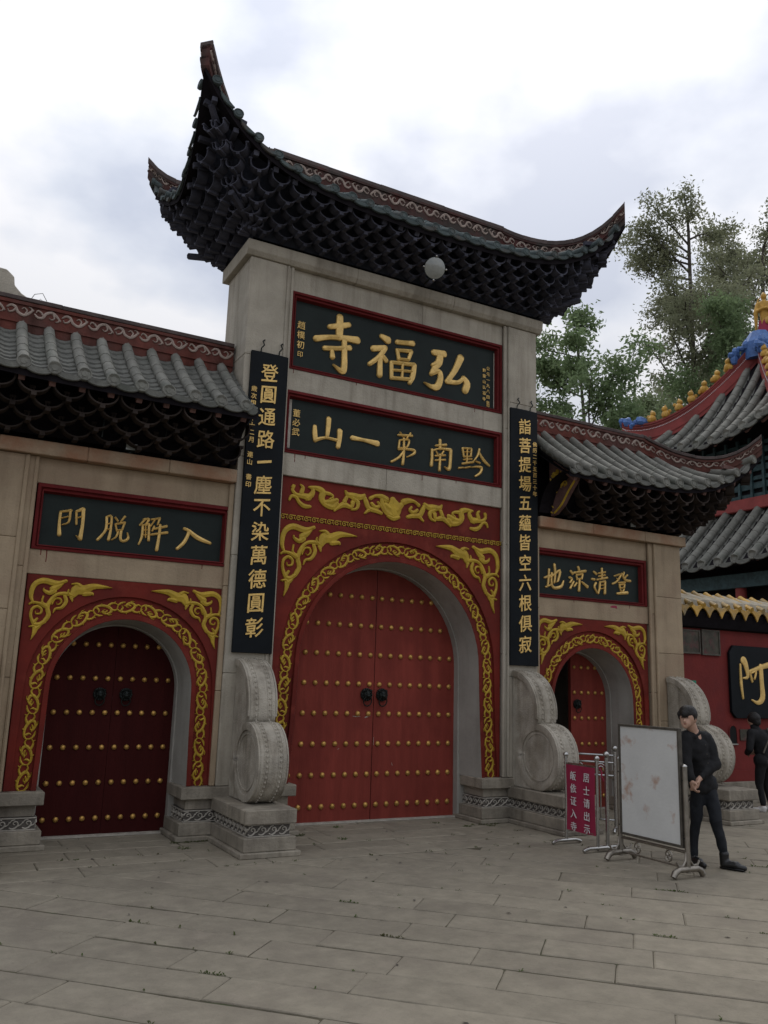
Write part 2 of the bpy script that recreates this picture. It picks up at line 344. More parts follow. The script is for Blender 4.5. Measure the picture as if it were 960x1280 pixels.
GL = {
'si':[[-0.954,6.553,0.094,-0.951,6.375,0.107,-0.949,6.25,0.09],[-1.103,6.374,0.066,-0.948,6.42,0.084,-0.81,6.471,0.071],[-1.288,6.163,0.089,-1.113,6.221,0.069,-0.913,6.259,0.075,-0.679,6.277,0.108],[-1.16,6.058,0.068,-0.961,6.097,0.063,-0.786,6.145,0.079],[-0.874,6.232,0.072,-0.866,6.039,0.079,-0.861,5.863,0.086,-0.891,5.786,0.084,-1.023,5.855,0.022],[-1.05,6.051,0.052,-1.037,5.957,0.075]],
'fu':[[-0.319,6.424,0.066,-0.21,6.385,0.113],[-0.438,6.215,0.09,-0.245,6.267,0.079],[-0.254,6.256,0.075,-0.337,6.119,0.071,-0.486,5.979,0.061],[-0.328,6.121,0.074,-0.324,5.852,0.084],[-0.279,6.132,0.064,-0.229,6.08,0.071]],
'fu2':[[-0.069,6.393,0.071,0.06,6.41,0.066,0.191,6.429,0.082],[-0.066,6.284,0.049,-0.032,6.144,0.055],[-0.066,6.274,0.047,0.164,6.307,0.059],[0.164,6.307,0.059,0.118,6.168,0.049],[-0.032,6.153,0.039,0.118,6.168,0.045],[-0.148,6.082,0.056,-0.14,5.848,0.056],[-0.148,6.079,0.05,0.22,6.12,0.06],[0.22,6.12,0.068,0.195,5.945,0.078,0.148,5.835,0.058],[-0.105,5.973,0.038,0.183,6.012,0.039],[0.03,6.103,0.036,0.026,5.883,0.038],[-0.141,5.854,0.053,0.166,5.893,0.055]],
'hong':[[0.529,6.374,0.088,0.711,6.388,0.102],[0.638,6.347,0.102,0.62,6.239,0.113,0.549,6.14,0.086,0.499,6.045,0.07],[0.517,6.179,0.059,0.64,6.253,0.089],[0.499,6.045,0.059,0.623,6.105,0.075,0.65,6.002,0.09,0.596,5.87,0.102,0.493,5.858,0.066,0.383,5.895,0.02],[0.99,6.395,0.114,0.896,6.185,0.089,0.772,5.999,0.074],[0.762,5.987,0.078,0.942,6.005,0.065,1.031,6.08,0.061],[1.037,6.104,0.061,1.103,6.019,0.11,1.073,5.908,0.106]],
'shan':[[-1.048,5.107,0.067,-1.051,4.988,0.064,-1.061,4.86,0.048],[-1.241,4.97,0.05,-1.236,4.877,0.067,-1.223,4.786,0.064],[-1.223,4.789,0.055,-1.085,4.84,0.035,-0.918,4.834,0.044],[-0.882,4.97,0.074,-0.885,4.858,0.064,-0.9,4.745,0.061]],
'yi':[[-0.7,4.905,0.067,-0.527,4.903,0.048,-0.319,4.889,0.084]],
'di':[[-0.007,5.062,0.029,0.215,5.087,0.035],[0.021,5.108,0.018,0.062,5.056,0.025],[0.188,5.122,0.026,0.131,5.041,0.023],[0.015,4.99,0.025,0.158,5.019,0.029,0.135,4.914,0.027,0.018,4.881,0.023],[0.015,4.983,0.023,0.005,4.875,0.03],[0.005,4.861,0.027,0.136,4.883,0.03,0.245,4.886,0.04,0.246,4.838,0.035,0.139,4.774,0.019],[0.082,5.033,0.03,0.088,4.84,0.034,0.074,4.662,0.04],[0.078,4.838,0.03,0.013,4.749,0.032,-0.101,4.67,0.032]],
'nan':[[0.665,5.104,0.043,0.668,4.969,0.038],[0.595,5.011,0.027,0.769,5.049,0.039],[0.535,4.947,0.035,0.538,4.822,0.039,0.53,4.714,0.045],[0.535,4.926,0.03,0.667,4.978,0.03,0.843,4.988,0.049],[0.843,4.988,0.049,0.84,4.833,0.043,0.818,4.704,0.049,0.745,4.729,0.015],[0.607,4.923,0.023,0.632,4.891,0.023],[0.726,4.951,0.023,0.694,4.901,0.023],[0.592,4.863,0.026,0.756,4.896,0.027],[0.593,4.799,0.026,0.757,4.831,0.027],[0.669,4.897,0.03,0.664,4.663,0.038]],
'qian':[[1.042,5.048,0.028,1.065,4.927,0.028],[1.042,5.048,0.028,1.196,5.064,0.027],[1.196,5.064,0.027,1.182,4.956,0.028],[1.069,4.993,0.018,1.184,5.015,0.018],[1.123,5.057,0.022,1.114,4.836,0.023],[1.07,4.924,0.023,1.197,4.951,0.024],[1.066,4.883,0.022,1.204,4.912,0.022],[1.042,4.819,0.029,1.233,4.872,0.028],[0.984,4.747,0.028,1.068,4.767,0.022],[1.089,4.766,0.024,1.174,4.794,0.024],[1.332,5.08,0.032,1.301,4.979,0.026,1.22,4.87,0.02],[1.317,5.037,0.028,1.41,4.922,0.045,1.509,4.855,0.028],[1.269,4.891,0.02,1.341,4.874,0.031],[1.195,4.789,0.018,1.281,4.81,0.027,1.372,4.809,0.038,1.346,4.728,0.035,1.265,4.668,0.028]],
'men':[[-4.198,3.465,0.03,-4.199,3.344,0.03,-4.187,3.221,0.044],[-4.203,3.474,0.021,-4.089,3.503,0.032],[-4.098,3.502,0.026,-4.103,3.375,0.023,-4.167,3.334,0.016],[-4.192,3.403,0.017,-4.113,3.432,0.017],[-4.035,3.485,0.024,-4.022,3.353,0.022],[-4.036,3.497,0.028,-3.969,3.535,0.039],[-3.964,3.535,0.041,-3.957,3.373,0.035,-3.968,3.197,0.046],[-3.968,3.197,0.029,-4.014,3.231,0.011],[-4.022,3.426,0.016,-3.974,3.449,0.018]],
'tuo':[[-3.709,3.476,0.028,-3.707,3.328,0.028,-3.785,3.207,0.029],[-3.709,3.476,0.023,-3.658,3.487,0.025,-3.654,3.334,0.027,-3.667,3.22,0.034],[-3.702,3.395,0.017,-3.663,3.407,0.017],[-3.701,3.334,0.017,-3.657,3.344,0.017],[-3.615,3.482,0.021,-3.583,3.442,0.022],[-3.51,3.505,0.027,-3.556,3.435,0.017],[-3.608,3.406,0.021,-3.584,3.327,0.021],[-3.608,3.406,0.021,-3.504,3.436,0.027],[-3.508,3.431,0.024,-3.529,3.344,0.022],[-3.59,3.337,0.02,-3.529,3.351,0.018],[-3.57,3.324,0.024,-3.588,3.263,0.022,-3.632,3.224,0.017],[-3.538,3.338,0.029,-3.539,3.248,0.03,-3.508,3.222,0.03,-3.456,3.257,0.029,-3.469,3.323,0.014]],
'jie':[[-3.279,3.508,0.024,-3.338,3.425,0.023],[-3.303,3.495,0.022,-3.242,3.507,0.028,-3.273,3.441,0.02],[-3.304,3.429,0.026,-3.305,3.299,0.027,-3.333,3.204,0.02],[-3.304,3.429,0.023,-3.232,3.448,0.027],[-3.235,3.448,0.027,-3.226,3.258,0.029],[-3.299,3.37,0.017,-3.237,3.384,0.018],[-3.304,3.312,0.017,-3.232,3.327,0.017],[-3.273,3.433,0.017,-3.263,3.291,0.017],[-3.213,3.506,0.021,-3.115,3.533,0.024],[-3.12,3.527,0.027,-3.139,3.454,0.02],[-3.173,3.506,0.02,-3.216,3.427,0.017],[-3.174,3.432,0.022,-3.194,3.374,0.02],[-3.184,3.398,0.023,-3.033,3.448,0.031],[-3.207,3.33,0.024,-3.02,3.376,0.032],[-3.109,3.457,0.028,-3.112,3.32,0.032,-3.126,3.158,0.037]],
'ru':[[-2.827,3.444,0.034,-2.771,3.414,0.036,-2.813,3.289,0.041,-2.892,3.199,0.036],[-2.777,3.429,0.039,-2.661,3.354,0.054,-2.503,3.304,0.033]],
'di2':[[2.499,3.328,0.031,2.66,3.385,0.036],[2.586,3.461,0.032,2.573,3.319,0.035,2.559,3.216,0.031],[2.522,3.193,0.029,2.639,3.242,0.023],[2.61,3.341,0.023,2.786,3.459,0.042,2.754,3.314,0.033,2.722,3.282,0.018],[2.687,3.541,0.041,2.698,3.388,0.034,2.679,3.269,0.027],[2.636,3.412,0.027,2.629,3.274,0.032,2.671,3.194,0.043,2.809,3.224,0.045,2.855,3.313,0.018]],
'liang':[[2.995,3.47,0.036,3.035,3.428,0.033],[2.968,3.372,0.032,3.018,3.353,0.033,2.977,3.294,0.023],[3.051,3.32,0.028,2.98,3.211,0.035],[3.14,3.544,0.037,3.16,3.489,0.037],[3.061,3.45,0.033,3.285,3.496,0.043],[3.104,3.42,0.028,3.116,3.351,0.028],[3.104,3.42,0.028,3.227,3.445,0.027],[3.227,3.445,0.027,3.207,3.369,0.028],[3.116,3.361,0.023,3.207,3.377,0.023],[3.163,3.359,0.034,3.149,3.184,0.041],[3.11,3.305,0.028,3.058,3.245,0.027],[3.206,3.323,0.028,3.317,3.258,0.049]],
'qing':[[3.448,3.499,0.033,3.498,3.469,0.037],[3.409,3.386,0.036,3.461,3.383,0.037],[3.487,3.336,0.033,3.453,3.273,0.033,3.504,3.186,0.028],[3.538,3.483,0.026,3.678,3.515,0.031],[3.542,3.438,0.026,3.672,3.468,0.026],[3.509,3.383,0.028,3.719,3.433,0.035],[3.61,3.567,0.035,3.603,3.403,0.03],[3.567,3.353,0.033,3.554,3.261,0.033,3.525,3.174,0.028],[3.561,3.35,0.029,3.674,3.372,0.033],[3.669,3.372,0.035,3.658,3.184,0.044],[3.573,3.303,0.019,3.657,3.316,0.019],[3.567,3.25,0.019,3.655,3.265,0.019]],
'deng':[[3.861,3.47,0.023,3.994,3.506,0.031,3.908,3.392,0.028,3.819,3.347,0.03],[3.909,3.437,0.02,3.952,3.416,0.025],[4.061,3.546,0.024,4.043,3.486,0.021],[4.016,3.525,0.029,4.079,3.431,0.04,4.19,3.42,0.039],[4.132,3.51,0.03,4.058,3.45,0.024],[3.945,3.374,0.028,4.084,3.392,0.027],[3.961,3.343,0.028,3.97,3.29,0.029],[3.961,3.343,0.023,4.066,3.36,0.027],[4.066,3.36,0.029,4.053,3.297,0.028],[3.97,3.294,0.025,4.053,3.307,0.024],[3.978,3.27,0.023,3.996,3.239,0.023],[4.052,3.28,0.025,4.023,3.241,0.024],[3.913,3.204,0.037,4.122,3.234,0.05]],
'a':[[6.919,2.319,0.145,6.97,2.24,0.114,7.004,2.051,0.067,6.888,2.02,0.028],[6.833,2.248,0.04,6.833,1.938,0.06,6.862,1.684,0.041],[7.052,2.139,0.048,7.569,2.267,0.1,7.827,2.299,0.078],[7.059,2.134,0.04,7.111,1.967,0.048],[7.098,2.108,0.03,7.216,2.145,0.04,7.172,2.015,0.043],[7.348,2.232,0.101,7.353,1.952,0.097,7.353,1.707,0.117,7.23,1.619,0.074,7.078,1.664,0.028]],
'spandrel':[[-1.581,3.273,0.024,-1.624,3.388,0.058,-1.597,3.545,0.069,-1.492,3.618,0.079,-1.342,3.591,0.083,-1.269,3.609,0.054,-1.204,3.639,0.047],[-1.365,3.502,0.086,-1.303,3.544,0.072,-1.24,3.594,0.025],[-1.346,3.487,0.09,-1.399,3.443,0.061,-1.465,3.474,0.038,-1.476,3.507,0.017],[-1.47,3.387,0.025,-1.477,3.3,0.031,-1.425,3.254,0.058],[-1.635,3.259,0.025,-1.591,3.289,0.034,-1.509,3.28,0.045,-1.415,3.238,0.069],[-1.422,3.032,0.058,-1.381,3.121,0.062,-1.406,3.239,0.058,-1.358,3.364,0.054,-1.296,3.431,0.045,-1.204,3.45,0.054,-1.109,3.434,0.054],[-1.16,3.516,0.018,-1.163,3.463,0.036,-1.118,3.424,0.047],[-1.108,3.425,0.083,-1.056,3.518,0.144,-0.961,3.529,0.126,-0.848,3.585,0.087,-0.711,3.592,0.047,-0.602,3.586,0.011],[-1.127,3.598,0.023,-1.06,3.606,0.043,-1.021,3.575,0.072],[-0.958,3.467,0.072,-0.862,3.477,0.053,-0.842,3.456,0.023],[-1.117,3.407,0.061,-1.1,3.338,0.015],[-1.422,3.024,0.054,-1.492,2.975,0.054,-1.556,2.987,0.054,-1.515,3.058,0.032],[-1.556,2.987,0.051,-1.597,3.084,0.041,-1.594,3.186,0.038,-1.534,3.235,0.04,-1.477,3.198,0.036,-1.483,3.137,0.029,-1.537,3.127,0.022,-1.548,3.165,0.011],[-1.202,3.415,0.047,-1.179,3.33,0.053,-1.23,3.239,0.045,-1.303,3.214,0.034,-1.328,3.152,0.014],[-1.353,3.278,0.018,-1.32,3.359,0.024,-1.259,3.366,0.031,-1.238,3.316,0.025,-1.279,3.277,0.018,-1.302,3.301,0.009],[-1.606,2.935,0.021,-1.553,2.945,0.038,-1.525,2.922,0.054],[-1.457,3.004,0.018,-1.473,2.96,0.04,-1.524,2.913,0.062],[-1.525,2.922,0.079,-1.538,2.837,0.045,-1.568,2.747,0.009]],
'cloudband':[[-1.552,3.945,0.019,-1.522,4.004,0.033,-1.461,3.996,0.033,-1.417,3.938,0.039,-1.347,3.898,0.048,-1.262,3.9,0.033],[-1.522,4.116,0.026,-1.496,4.145,0.031,-1.513,4.078,0.034,-1.456,4.029,0.039,-1.371,4.024,0.059,-1.285,4.019,0.072],[-1.412,4.163,0.019,-1.377,4.129,0.041,-1.396,4.053,0.046],[-1.292,4.154,0.02,-1.239,4.123,0.039,-1.253,4.056,0.059,-1.318,3.999,0.053],[-1.292,4.148,0.026,-1.171,4.148,0.055,-1.099,4.109,0.069,-1.112,4.026,0.066,-1.056,3.952,0.053,-0.95,3.933,0.059,-0.893,3.989,0.05],[-1.117,4.107,0.048,-0.993,4.097,0.034,-0.956,4.063,0.026,-1.001,4.031,0.021],[-1.093,3.98,0.039,-1.006,3.991,0.059,-0.895,4.032,0.048],[-0.93,3.887,0.02,-0.869,3.943,0.041,-0.793,3.986,0.062,-0.691,3.966,0.039,-0.669,4.035,0.05],[-0.783,4.169,0.02,-0.745,4.124,0.055,-0.654,4.12,0.066,-0.563,4.115,0.065,-0.502,4.15,0.036],[-0.761,4.089,0.039,-0.794,4.019,0.046],[-0.69,4.099,0.041,-0.597,4.044,0.05,-0.611,3.96,0.033,-0.683,3.934,0.022],[-0.509,4.139,0.036,-0.476,4.06,0.055,-0.429,3.983,0.055,-0.317,3.963,0.05,-0.242,3.939,0.036],[-0.492,3.908,0.021,-0.429,3.966,0.043],[-0.416,4.118,0.043,-0.343,4.162,0.034,-0.25,4.164,0.058,-0.173,4.133,0.072],[-0.395,4.054,0.036,-0.338,4.011,0.043,-0.275,4.036,0.034,-0.303,4.083,0.027],[-0.249,4.14,0.036,-0.227,4.042,0.058,-0.167,3.965,0.065,-0.071,3.926,0.072],[-0.079,4.146,0.072,-0.056,4.047,0.18,-0.064,3.944,0.144],[-0.19,4.064,0.055,-0.093,4.008,0.072],[0.057,4.095,0.058,-0.017,4.001,0.072],[-0.147,3.917,0.036,-0.063,3.894,0.055,0.024,3.921,0.036]],
}
# ------------------------------------------------------------------ ground and paving
ground = part('courtyard_ground', MB().add([(-600, -600, -0.03), (600, -600, -0.03), (600, 600, -0.03), (-600, 600, -0.03)], [(0, 1, 2, 3)]), 'ground')
tag(ground, kind='structure')
pave = part('paving', MB().add([(-14, -12, -0.0085), (16, -12, -0.0085), (16, 0.9, -0.0085), (-14, 0.9, -0.0085)], [(0, 1, 2, 3)]), 'joint')
tag(pave, kind='structure')
def clip(poly, f):
    out = []
    for i in range(len(poly)):
        a, b = poly[i], poly[(i + 1) % len(poly)]; fa, fb = f(a), f(b)
        if fa >= 0: out.append(a)
        if (fa >= 0) != (fb >= 0):
            t = fa / (fa - fb); out.append((a[0] + (b[0] - a[0]) * t, a[1] + (b[1] - a[1]) * t))
    return out
def slab(poly, gap=0.004):
    if len(poly) < 3: return
    cx = sum(p[0] for p in poly) / len(poly); cy = sum(p[1] for p in poly) / len(poly)
    A = abs(sum(poly[i][0] * poly[(i + 1) % len(poly)][1] - poly[(i + 1) % len(poly)][0] * poly[i][1] for i in range(len(poly)))) / 2
    if A < 0.02: return
    g = gap * random.uniform(0.7, 1.6)
    if sum(poly[i][0] * poly[(i + 1) % len(poly)][1] - poly[(i + 1) % len(poly)][0] * poly[i][1] for i in range(len(poly))) < 0: poly = poly[::-1]
    poly = [p for i, p in enumerate(poly) if (Vector(p) - Vector(poly[i - 1])).length > .03]
    n = len(poly); P = []; G = []
    if n < 3: return
    for i in range(n):
        d = (Vector(poly[(i + 1) % n]) - Vector(poly[i])).normalized(); lg = abs(d.x - d.y) > 1.2 or abs(d.y) < .1
        G.append((g * random.choice([.4, .8, 1, 1.3, 1.7]) * (1.7 if lg else .42), lg, d))
    for i in range(n):
        a = Vector(poly[i]); b = Vector(poly[(i + 1) % n]); ge, lg, d = G[i]; gp, _l, dp = G[i - 1]; nn = Vector((-d.y, d.x)); npv = Vector((-dp.y, dp.x))
        chip = random.choice([0, 0, .004, .010]); sn = max(.3, abs(dp.cross(d) if hasattr(dp, 'cross') else 1))
        P.append(a + (d * gp - dp * ge) / sn + (d - dp) * chip * .6)
        k = max(2, int((b - a).length / 0.09))
        for j in range(1, k):
            q = a + (b - a) * (j / k)
            P.append(q + nn * (ge + (.010 if lg else .003) * abs(mnoise.noise(Vector((q.x * 7, q.y * 7, i))))))
    dz = random.uniform(-0.002, 0.003); tx = random.uniform(-0.002, 0.002); ty = random.uniform(-0.002, 0.002)
    m = len(P); c = Vector((cx, cy))
    top = [(p.x - cx, p.y - cy, dz + tx * (p.x - cx) + ty * (p.y - cy)) for p in [p.lerp(c, 0.012 / max((p - c).length, .1)) for p in P]]
    mid = [(p.x - cx, p.y - cy, dz - 0.006 + tx * (p.x - cx) + ty * (p.y - cy)) for p in P]
    bot = [(p.x - cx, p.y - cy, -0.05) for p in P]
    mb = MB().add(top + mid + bot + [(0, 0, dz)], [(i, (i + 1) % m, 3 * m) for i in range(m)] + [(i, (i + 1) % m, m + (i + 1) % m, m + i) for i in range(m)] + [(m + i, m + (i + 1) % m, 2 * m + (i + 1) % m, 2 * m + i) for i in range(m)])
    part('paving_slab', mb, 'paver', pave, loc=(cx, cy, 0))
rnd = random.Random(11)
EDGE = -1.46
cuts = {0: [-.3, 1.93], 1: [-.83, .9], 2: [-.83, .27, 1.93], 3: [-.83, .78, 2.1, 3.05], 4: [-.3, 1.24, 2.73, 4.0], 5: [-1.2, .5, 1.9, 3.3]}
for k in range(-8, 26):
    s0 = -9.0 + 0.55 * k; s1 = s0 + 0.55
    d = -14 + rnd.random(); dl = [d]
    while d < 16: d += rnd.uniform(1.3, 2.6); dl.append(d)
    if k in cuts:
        cc = cuts[k]; dl = [x for x in dl if x < cc[0] - .9] + cc + [x for x in dl if x > cc[-1] + .9]
    for d0, d1 in zip(dl, dl[1:]):
        poly = [((s + q) / 2, (s - q) / 2) for s, q in ((s0, d0), (s1, d0), (s1, d1), (s0, d1))]
        poly = clip(poly, lambda p: EDGE - p[1]); 
        if len(poly) < 3: continue
        cx = sum(p[0] for p in poly) / len(poly); cy = sum(p[1] for p in poly) / len(poly)
        if cy < -7.5 or cx < -5.6 or cx > 9.5 or (cx > 3 and cy < -5.0): continue
        # keep slabs that the camera (or one a step aside) can see
        slab(poly)
yy = EDGE
for r_ in range(6):
    y0, y1 = yy, min(yy + rnd.uniform(0.32, 0.42), 0.5); yy = y1
    x = -6.0 + rnd.random() * .5
    while x < 9.3:
        x1 = x + rnd.uniform(0.5, 1.25); slab([(x, y0), (x1, y0), (x1, y1), (x, y1)]); x = x1

# ------------------------------------------------------------------ gate
gate = thing('temple_gate', 'three-bay stone temple gate with red arched doors, gold scrollwork and upturned tiled roofs', 'gate')
def archpts(cx, r, zc, z0, flare, n=28):
    P = [(cx - r - flare, z0), (cx - r - flare * 0.4, (z0 + zc) / 2)]
    for i in range(n + 1):
        a = PI - PI * i / n; P.append((cx + r * math.cos(a), zc + r * math.sin(a)))
    P += [(cx + r + flare * 0.4, (z0 + zc) / 2), (cx + r + flare, z0)]
    return P
def arched_plate(x0, x1, z0, z1, arch): return [(x0, z0), (x0, z1), (x1, z1), (x1, z0)] + arch[::-1]
BAYS = [dict(cx=-3.3715, r=.755, zc=1.595, fl=.022, x0=-4.466, x1=-2.277, zt=2.771, boff=.13, c=0),
        dict(cx=0.0, r=1.315, zc=1.995, fl=.065, x0=-1.68, x1=1.68, zt=3.70, boff=.155, c=1),
        dict(cx=3.3715, r=.755, zc=1.595, fl=.022, x0=2.277, x1=4.466, zt=2.771, boff=.13, c=0)]
ZP = 0.56
def arch_frame(b, off, s):   # point and tangent along the arch centre line at distance s
    P = archpts(b['cx'], b['r'] + off, b['zc'], ZP, b['fl'], 60)
    out = []; L = [0]
    for i in range(len(P) - 1): L.append(L[-1] + math.hypot(P[i + 1][0] - P[i][0], P[i + 1][1] - P[i][1]))
    return P, L
def at_len(P, L, s):
    for i in range(len(L) - 1):
        if s <= L[i + 1] or i == len(L) - 2:
            t = (s - L[i]) / (L[i + 1] - L[i]); a, b = P[i], P[i + 1]
            dx, dz = b[0] - a[0], b[1] - a[1]; q = math.hypot(dx, dz)
            return a[0] + dx * t, a[1] + dz * t, dx / q, dz / q
# vine unit of the arch bands, local u along, v across
VINE = [[-.135, -.02, .018, -.10, -.050, .030, -.04, -.055, .036, .02, -.03, .040, .055, .012, .040, .04, .045, .036, .0, .055, .030, -.035, .035, .024, -.035, .008, .018, -.01, .002, .012],
        [-.13, -.025, .014, -.125, .02, .022, -.09, .052, .030, -.05, .062, .014], [-.09, -.04, .030, -.075, -.005, .026, -.085, .018, .012],
        [.02, -.03, .036, .07, -.055, .030, .11, -.045, .020, .14, -.015, .012], [.06, .02, .030, .095, .035, .026, .125, .015, .012], [.10, -.045, .02, .115, -.07, .012],
        [.0, .055, .026, .02, .075, .016, .05, .075, .008], [-.04, -.05, .03, -.03, -.078, .010], [-.055, .02, .018, -.02, .03, .026, .01, .02, .022]]
for b in BAYS:
    arch = archpts(b['cx'], b['r'], b['zc'], ZP, b['fl'])
    back = archpts(b['cx'], b['r'] - .05, b['zc'], 0.0, b['fl'] * .2)
    bay = sub('arched_bay', gate)
    tier = 4.253 if b['c'] else b['zt']
    # core wall with the opening through it
    part('wall_core', MB().prism(arched_plate(b['x0'] - .05, b['x1'] + .05, 0.0, (7.0 if b['c'] else 4.1), archpts(b['cx'], b['r'] - .052, b['zc'], 0.0, b['fl'] * .2)), 0.40, 0.80), 'reveal', bay)
    part('red_panel', MB().prism(arched_plate(b['x0'] + .002, b['x1'] - .002, ZP, b['zt'], arch), 0.012, 0.10), 'red', bay)
    o1 = b['boff'] * 2 - .012
    big = archpts(b['cx'], min(b['r'] + o1, (b['x1'] - b['x0']) / 2 - .04 - b['fl']), b['zc'], ZP, b['fl'])
    part('spandrel', MB().prism(arched_plate(b['x0'] + .004, b['x1'] - .004, ZP + .001, b['zt'] - .001, big), -0.022, 0.013), 'red', bay, bevel=.004)
    rimo = archpts(b['cx'], b['r'] + .055, b['zc'], ZP, b['fl'])
    part('arch_rim', MB().prism(rimo + arch[::-1], -0.03, 0.014), 'red', bay, bevel=.004)
    # thin raised bead just outside the vine band
    P = archpts(b['cx'], b['r'] + o1 + .05, b['zc'], ZP + .6, b['fl'], 40)
    # reveal of the opening
    n = len(arch); ar = arch; bk = archpts(b['cx'], b['r'] - .05, b['zc'], ZP, b['fl'] * .2)
    mb = MB(); mb.add([(x, -.028, z) for x, z in ar] + [(x, .54, z) for x, z in bk] , [(i, i + 1, n + i + 1, n + i) for i in range(n - 1)])
    o2 = [(b['cx'] + (x - b['cx']) * 1.02, z + .02 * (z > 1)) for x, z in ar]
    part('arch_reveal', mb, 'reveal', bay, smooth=True)
    # vines
    VT = [[q * .82 if i % 3 == 2 else q for i, q in enumerate(st)] for st in VINE]
    vm = brush(VT, 0, .014).mesh('vine_scroll', MT['goldrelief'])
    vm2 = brush([[q if i % 3 != 1 else -q for i, q in enumerate(st)] for st in VT], 0, .014).mesh('vine_scroll', MT['goldrelief'])
    P, L = arch_frame(b, b['boff'] + .005, 0)
    nun = round(L[-1] / .255); sc_ = L[-1] / nun / .255
    for i in range(nun):
        x, z, tx, tz = at_len(P, L, (i + .5) * L[-1] / nun)
        link('vine_scroll', vm if i % 2 else vm2, bay, (x, .012, z), (0, -math.atan2(tz, tx), 0), (sc_, 1, 1.0 if b['c'] else .92))
# corner ornaments
SP = GL['spandrel']
sym = lambda st, cx=0.0: [[(2 * cx - q) if i % 3 == 0 else q for i, q in enumerate(s_)] for s_ in st]
part('corner_scroll', brush(SP, -.021, .024), 'goldrelief', gate)
part('corner_scroll', brush(sym(SP), -.021, .024), 'goldrelief', gate)
WS = [[-1.03, -.60, .012, -1.0, -.40, .07, -.98, -.22, .10, -.93, -.12, .09], [-1.0, -.25, .08, -.88, -.2, .07, -.80, -.10, .07, -.70, -.06, .08, -.50, -.10, .06, -.22, -.13, .008],
      [-1.02, -.04, .03, -.99, -.14, .05, -.93, -.2, .05], [-1.03, -.02, .02, -.95, -.03, .03, -.90, -.07, .02], [-.80, -.12, .06, -.74, -.03, .03, -.68, -.01, .012],
      [-.86, -.20, .05, -.80, -.26, .045, -.86, -.31, .03, -.93, -.26, .02], [-.86, -.10, .035, -.80, -.05, .03, -.86, -.02, .02, -.90, -.06, .015], [-.66, -.08, .05, -.56, -.16, .03, -.52, -.17, .01], [-.93, -.3, .05, -.9, -.42, .03, -.93, -.46, .01]]
for cx in (-3.3715, 3.3715):
    L_ = [[((q + 1.66) * .80 - 1.065 + cx) if i % 3 == 0 else ((q - 3.70) * .72 + 2.765 if i % 3 == 1 else q * .8) for i, q in enumerate(s_)] for s_ in SP]
    part('corner_scroll', brush(L_, -.021, .022), 'goldrelief', gate)
    part('corner_scroll', brush(sym(L_, cx), -.021, .022), 'goldrelief', gate)
# cloud band panel above the centre arch with the meander strip
part('band_panel', MB().box(-1.68, 1.68, .0, .1, 3.765, 4.25), 'red', gate)
part('meander_backing', MB().box(-1.68, 1.68, -.012, .1, 3.702, 3.763), 'frame', gate)
mb = MB(); u = .0093
x = -1.655
while x < 1.60:
    z = 3.7325
    for bx in ((0, 10, 4, 5), (0, 1, -5, 5), (0, 6, -5, -4), (5, 6, -5, 1), (2.6, 6, 0, 1), (8, 10, -5, -4), (8, 9, -5, 1.6), (9, 10, -5, 5)):
        if bx == (9, 10, -5, 5): continue
        mb.box(x + bx[0] * u, x + bx[1] * u + .0, -.021, -.0121, z + bx[2] * u * .58, z + bx[3] * u * .58 + .0055)
    x += .105
part('meander_fret', mb, 'goldrelief', gate)
CB = [[q * 1.3 if i % 3 == 2 else q for i, q in enumerate(s_)] for s_ in GL['cloudband']]
part('cloud_scroll', brush(CB, -.001, .022), 'goldrelief', gate)
part('cloud_scroll', brush(sym(CB[:-5], -.045), -.001, .022), 'goldrelief', gate)

# stone courses between plaques
def stones(x0, x1, y0, y1, z0, z1, xs, m='stone', bev=.006, parent=gate, nm='lintel_stone'):
    xs = [x0] + [q for q in xs if x0 < q < x1] + [x1]
    for a, c in zip(xs, xs[1:]): part(nm, MB().box(a + .0015, c - .0015, y0, y1, z0, z1), m, parent, bevel=bev)
stones(-1.69, 1.69, -.035, .38, 6.716, 7.018, [0.3]); stones(-1.69, 1.69, -.035, .38, 5.365, 5.654, [1.35]); stones(-1.69, 1.69, -.035, .38, 4.253, 4.544, [-.2])
part('panel_backing', MB().box(-1.69, 1.69, .08, .39, 4.26, 7.01), 'frame', gate)
for sx in (-1, 1):
    x0, x1 = (-4.50, -2.27) if sx < 0 else (2.27, 4.50)
    stones(x0, x1, -.03, .38, 3.754, 4.038, [], 'wingstone'); stones(x0, x1, -.03, .38, 2.771, 3.036, [], 'wingstone')
    part('panel_backing', MB().box(x0, x1, .08, .39, 2.78, 4.03), 'frame', gate)
